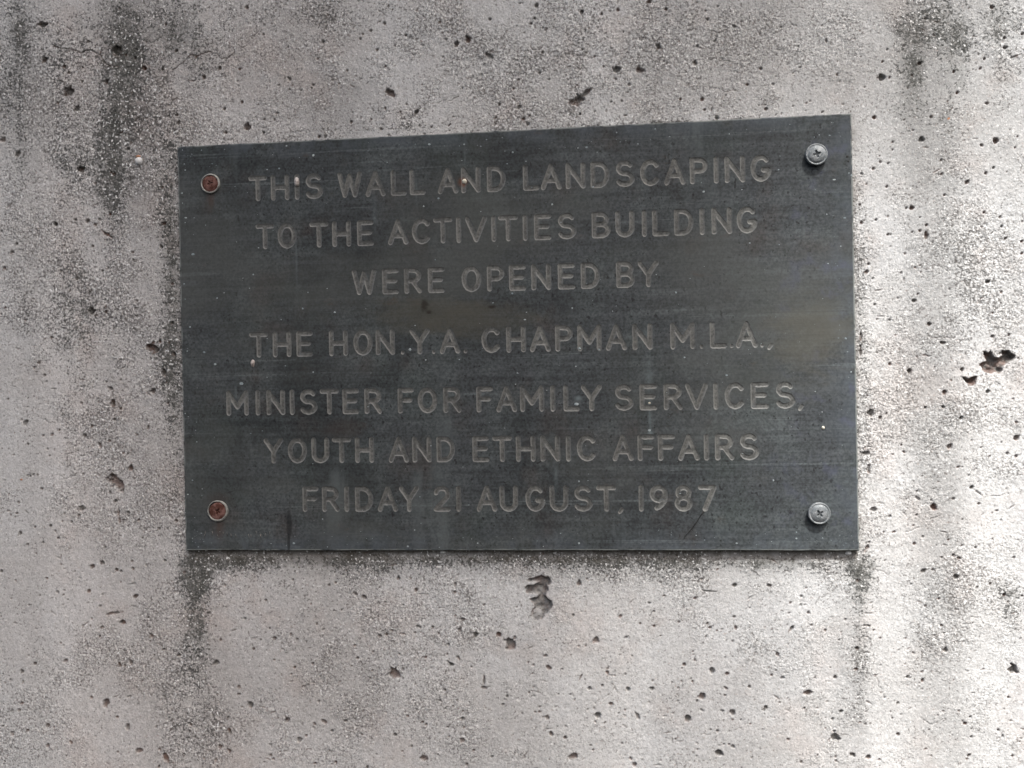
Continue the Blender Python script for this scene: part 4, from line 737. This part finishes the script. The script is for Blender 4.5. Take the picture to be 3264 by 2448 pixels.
# screws: a head with a cross recess, two of them rusty in a paler cup washer
def revolve_head(R, prof, rot, recess=1.75, depth=1.25, n=72, m=34, wob=0.0, seed=0):
    rnd = random.Random(seed); V, F = [], []
    for i in range(m + 1):
        rr = R * (i / m)
        for q in range(n):
            a = 2 * math.pi * q / n
            x, z = rr * math.cos(a), rr * math.sin(a); h = float(np.interp(rr, [p[0] for p in prof], [p[1] for p in prof]))
            ca, sa = math.cos(rot), math.sin(rot); u, v = x * ca + z * sa, -x * sa + z * ca
            for (p, s) in ((u, v), (v, u)):
                wdt = .56 * (1 - .35 * min(1, abs(p) / recess)); 
                e = min((wdt - abs(s)) / .16, (recess - abs(p)) / .45)
                if e > 0: h = min(h, float(np.interp(0, [p_[0] for p_ in prof], [p_[1] for p_ in prof])) - depth * min(1, e))
            h += rnd.uniform(-wob, wob)
            V.append((x * MM, -h * MM, z * MM))
    for i in range(m):
        for q in range(n):
            F.append((i * n + q, i * n + (q + 1) % n, (i + 1) * n + (q + 1) % n, (i + 1) * n + q))
    k = len(V)
    for q in range(n):
        a = 2 * math.pi * q / n; V.append((R * .97 * math.cos(a) * MM, (-.9 if prof[-1][1] > 1 else .05) * MM, R * .97 * math.sin(a) * MM))
    for q in range(n):
        a = 2 * math.pi * q / n; V.append((R * .5 * math.cos(a) * MM, (-.9 if prof[-1][1] > 1 else .05) * MM, R * .5 * math.sin(a) * MM))
    for q in range(n):
        a = 2 * math.pi * q / n; V.append((R * .5 * math.cos(a) * MM, .05 * MM, R * .5 * math.sin(a) * MM))
    for q in range(n):
        F.append((m * n + q, m * n + (q + 1) % n, k + (q + 1) % n, k + q))
        F.append((k + q, k + (q + 1) % n, k + n + (q + 1) % n, k + n + q)); F.append((k + n + q, k + n + (q + 1) % n, k + 2 * n + (q + 1) % n, k + 2 * n + q))
    return V, F
def washer(R0, R1, n=56, off=(0, 0)):
    V, F = [], []; prof = [(R1, -.05), (R1, .55), (R1 - .18, .95), (R1 - .55, 1.12), (R0 + .1, 1.05), (R0 - .1, .5)]
    for i, (r, h) in enumerate(prof):
        for q in range(n):
            a = 2 * math.pi * q / n; sh = i / (len(prof) - 1)
            V.append(((r * math.cos(a) + off[0] * sh) * MM, -(h + random.gauss(0, .02)) * MM, (r * math.sin(a) + off[1] * sh) * MM))
        if i: F += [((i - 1) * n + q, (i - 1) * n + (q + 1) % n, i * n + (q + 1) % n, i * n + q) for q in range(n)]
    return V, F
dome = lambda R: [(0, 3.55), (1.2, 3.52), (2.1, 3.42), (2.9, 3.22), (3.45, 2.95), (3.8, 2.68), (R - .85, 2.62), (R - .6, 2.78), (R - .3, 2.76), (R - .1, 2.55), (R, 2.0)]
flat = lambda R: [(0, 1.05), (R * .5, 1.05), (R * .85, .92), (R, .6)]
for i, ((x, z), R) in enumerate(SCREWS):
    loc = (x * MM, FRONT * MM, z * MM)
    if i < 2:
        Rh = R - .85
        Vh, Fh = revolve_head(Rh, flat(Rh), (.35, 1.1)[i], 1.5, .8, wob=.05, seed=i)
        s_ = link('screw', mesh('rusty_screw', Vh, Fh, M_RUST), plaque, loc=loc)
        s_['label'] = ('rusty brown cross-head screw in the upper left corner', 'rusty brown cross-head screw in the lower left corner')[i]
        Vw, Fw = washer(Rh + .05, R, off=((0, 0), (-.25, .35))[i])
        link('washer', mesh('washer', Vw, Fw, M_RIM), s_)
    else:
        Vh, Fh = revolve_head(R, dome(R), (.25, .62)[i - 2], wob=.012, seed=i)
        s_ = link('screw', mesh('grey_screw', Vh, Fh, M_STEEL), plaque, loc=loc)
        s_['label'] = ('domed grey cross-head screw in the upper right corner', 'domed grey cross-head screw in the lower right corner')[i - 2]

# ---------------------------------------------------------------- loose bits on the plaque and on the wall
def lump(name, x, z, rx, rz, ry, mat, y, label, cat, seed, n=18, m=7, rough=.10, group=None):
    V, F = [], []; r = random.Random(seed); k = 0
    blob_mesh(V, F, 0, 0, 0, rx * MM, ry * MM, rz * MM, r, n, m, rough)
    F = [f for f in F] + [tuple(range(n - 1, -1, -1))]
    o = link(name, mesh(name, V, F, mat)); o.location = (x * MM, y * MM, z * MM)
    return tag(o, label, cat, group or {'mud_lump': 'dried lumps stuck on the plaque', 'black_speck': 'black specks near the right edge', 'white_grit': 'white grains under the bottom edge', 'orange_fleck': 'orange flecks on the wall'}.get(name))
Yp = FRONT + .15
(x, z), a, b = CHIPS['i']; lump('mud_lump', x, z, a * .56, b * .56, 1.3, M_PALE, Yp + .1, 'pale oval mud lump covering the I of the word THIS', 'mud lump', 1)
(x, z), a, b = CHIPS['n']; lump('mud_lump', x, z, 1.25, 1.2, .8, M_CREAM, Yp + .3, 'small cream lump ringed with orange rust on the N of the first AND', 'mud lump', 2)
(x, z), a, b = CHIPS['oval']; lump('mud_lump', x, z, a * .5, b * .56, .9, M_MUD, Yp, 'upright oval brownish mud lump below the T that starts the fourth line', 'mud lump', 3)
(x, z), a, b = CHIPS['white']; lump('insect_egg', x, z, a * .62, b * .62, .8, M_CREAM, Yp, 'round cream white blob alone on the plate above the lower right screw', 'insect egg', 4, rough=.03)
(x, z), a, b = CHIPS['e']; lump('mud_lump', x, z, .9, .8, .8, M_CREAM, Yp + .5, 'pale grain stuck in the first E of the word SERVICES', 'mud lump', 5)
(x, z), a, b = CHIPS['w']; lump('mud_lump', x, z, .62, 1.7, .35, M_RIM, Yp + .5, 'thin grey smear in the W of WALL', 'mud lump', 6)
(x, z), a, b = CHIPS['a']; lump('mud_lump', x, z, .42, 1.1, .4, M_CREAM, Yp + .3, 'pale upright grain at the left foot of the A of AND, sixth line', 'mud lump', 8)
for key, lab, r in (('dot1', 'upper of two tiny black dots near the right edge of the plaque', .62), ('dot2', 'lower of two tiny black dots near the right edge of the plaque', .5)):
    x, z = BLOTS[key]; lump('black_speck', x, z, r, r * 1.1, .3, M_BLACK, Yp, lab, 'speck', 12 + int(z), rough=.15)
pts = [(x * MM, (FRONT - .28 - .05 * math.sin(i)) * MM, z * MM) for i, (x, z) in enumerate(HAIR)]
Vt, Ft = tube(pts, [r * MM for r in (.42, .16, .17, .16, .13, .10, .05)])
tag(link('hair', mesh('hair', Vt, Ft, M_BLACK)), 'thin curved black hair hanging from the foot of the 7 in 1987', 'hair')
WB = WALLBITS
x, z = WB['shell']; lump('snail_shell', x, z, 1.75, 1.95, 1.7, M_SHELL, .35, 'tiny round white shell stuck to the wall left of the top left corner', 'shell', 21, rough=.03)
x, z = WB['cap']; lump('ochre_fleck', x, z, 1.3, .55, .45, M_ORANGE, .2, 'small ochre fleck just above the white shell on the wall', 'fleck', 22)
x, z = WB['orange']; lump('orange_fleck', x, z, 1.2, 1.7, .5, M_ORANGE, .2, 'small orange flake on the wall right of the plaque, near the top right screw', 'fleck', 23)
x, z = WB['org2']; lump('orange_fleck', x, z, .9, .7, .4, M_ORANGE, .2, 'tiny orange fleck at the far left of the wall, level with the lower screws', 'fleck', 24)
x, z = WB['g1']; lump('white_grit', x, z, 1.35, .75, 1.1, M_SHELL, .3, 'white grain of grit under the bottom edge, below the Y of FRIDAY', 'grit', 25)
x, z = WB['g2']; lump('white_grit', x, z, 1.4, 1.0, 1.2, M_SHELL, .3, 'white grain of grit under the bottom right corner of the plaque', 'grit', 26)

# ---------------------------------------------------------------- leaves added out of view to keep sun off the left and top of the wall
def sun_share(x, z):                                        # how much sun gets through to a point (mm) of the wall
    x0_ = np.interp(z, [-200, -100, 0, 90, 180], [50, 58, 92, 145, 198])
    return .05 + .97 / (1 + math.exp(-(x - x0_) / 38))
LV, LF = [], []; r3 = random.Random(3); LEAF = 14.0
cell = 30.0
for gx in np.arange(-620, 520, cell):
    for gz in np.arange(-420, 420, cell):
        tau = -math.log(min(.9999, sun_share(gx, gz))) * 1.25
        lam = tau * cell * cell * .82 / (math.pi * LEAF * LEAF * .42)
        for _ in range(int(lam) + (r3.random() < lam % 1)):
            t = r3.uniform(1.25, 1.9)
            c = Vector(((gx + r3.uniform(0, cell)) * MM, 0, (gz + r3.uniform(0, cell)) * MM)) + SUN * t
            u = Vector((r3.gauss(0, 1), r3.gauss(0, 1), r3.gauss(0, 1))).normalized(); v = u.orthogonal().normalized(); v = (v + u.cross(v) * r3.uniform(-1, 1)).normalized()
            v = (SUN * r3.uniform(-.6, .6) + v).normalized(); v = (v - u * v.dot(u)).normalized()
            s = LEAF * MM * r3.uniform(.8, 1.25); nrm = u.cross(v); k = len(LV)
            for a_, b_, h_ in ((-1.25, 0, 0), (-.5, -.55, .1), (.4, -.5, .1), (1.35, 0, -.1), (.4, .5, .1), (-.5, .55, .1), (0, 0, -.05)):
                LV.append(tuple(c + u * a_ * s + v * b_ * s + nrm * h_ * s))
            LF += [(k + 6, k + q, k + (q + 1) % 6) for q in range(6)]
fol = link('added_shade_leaves', mesh('added_shade_leaves', LV, LF, M_LEAF, smooth=False))
tag(fol, 'unseen loose leaves added to shade the sun on the left and top of the wall', 'tree', kind='stuff')
print('leaves', len(LF) // 6, 'wall faces', len(quads), 'plate faces', len(PF))
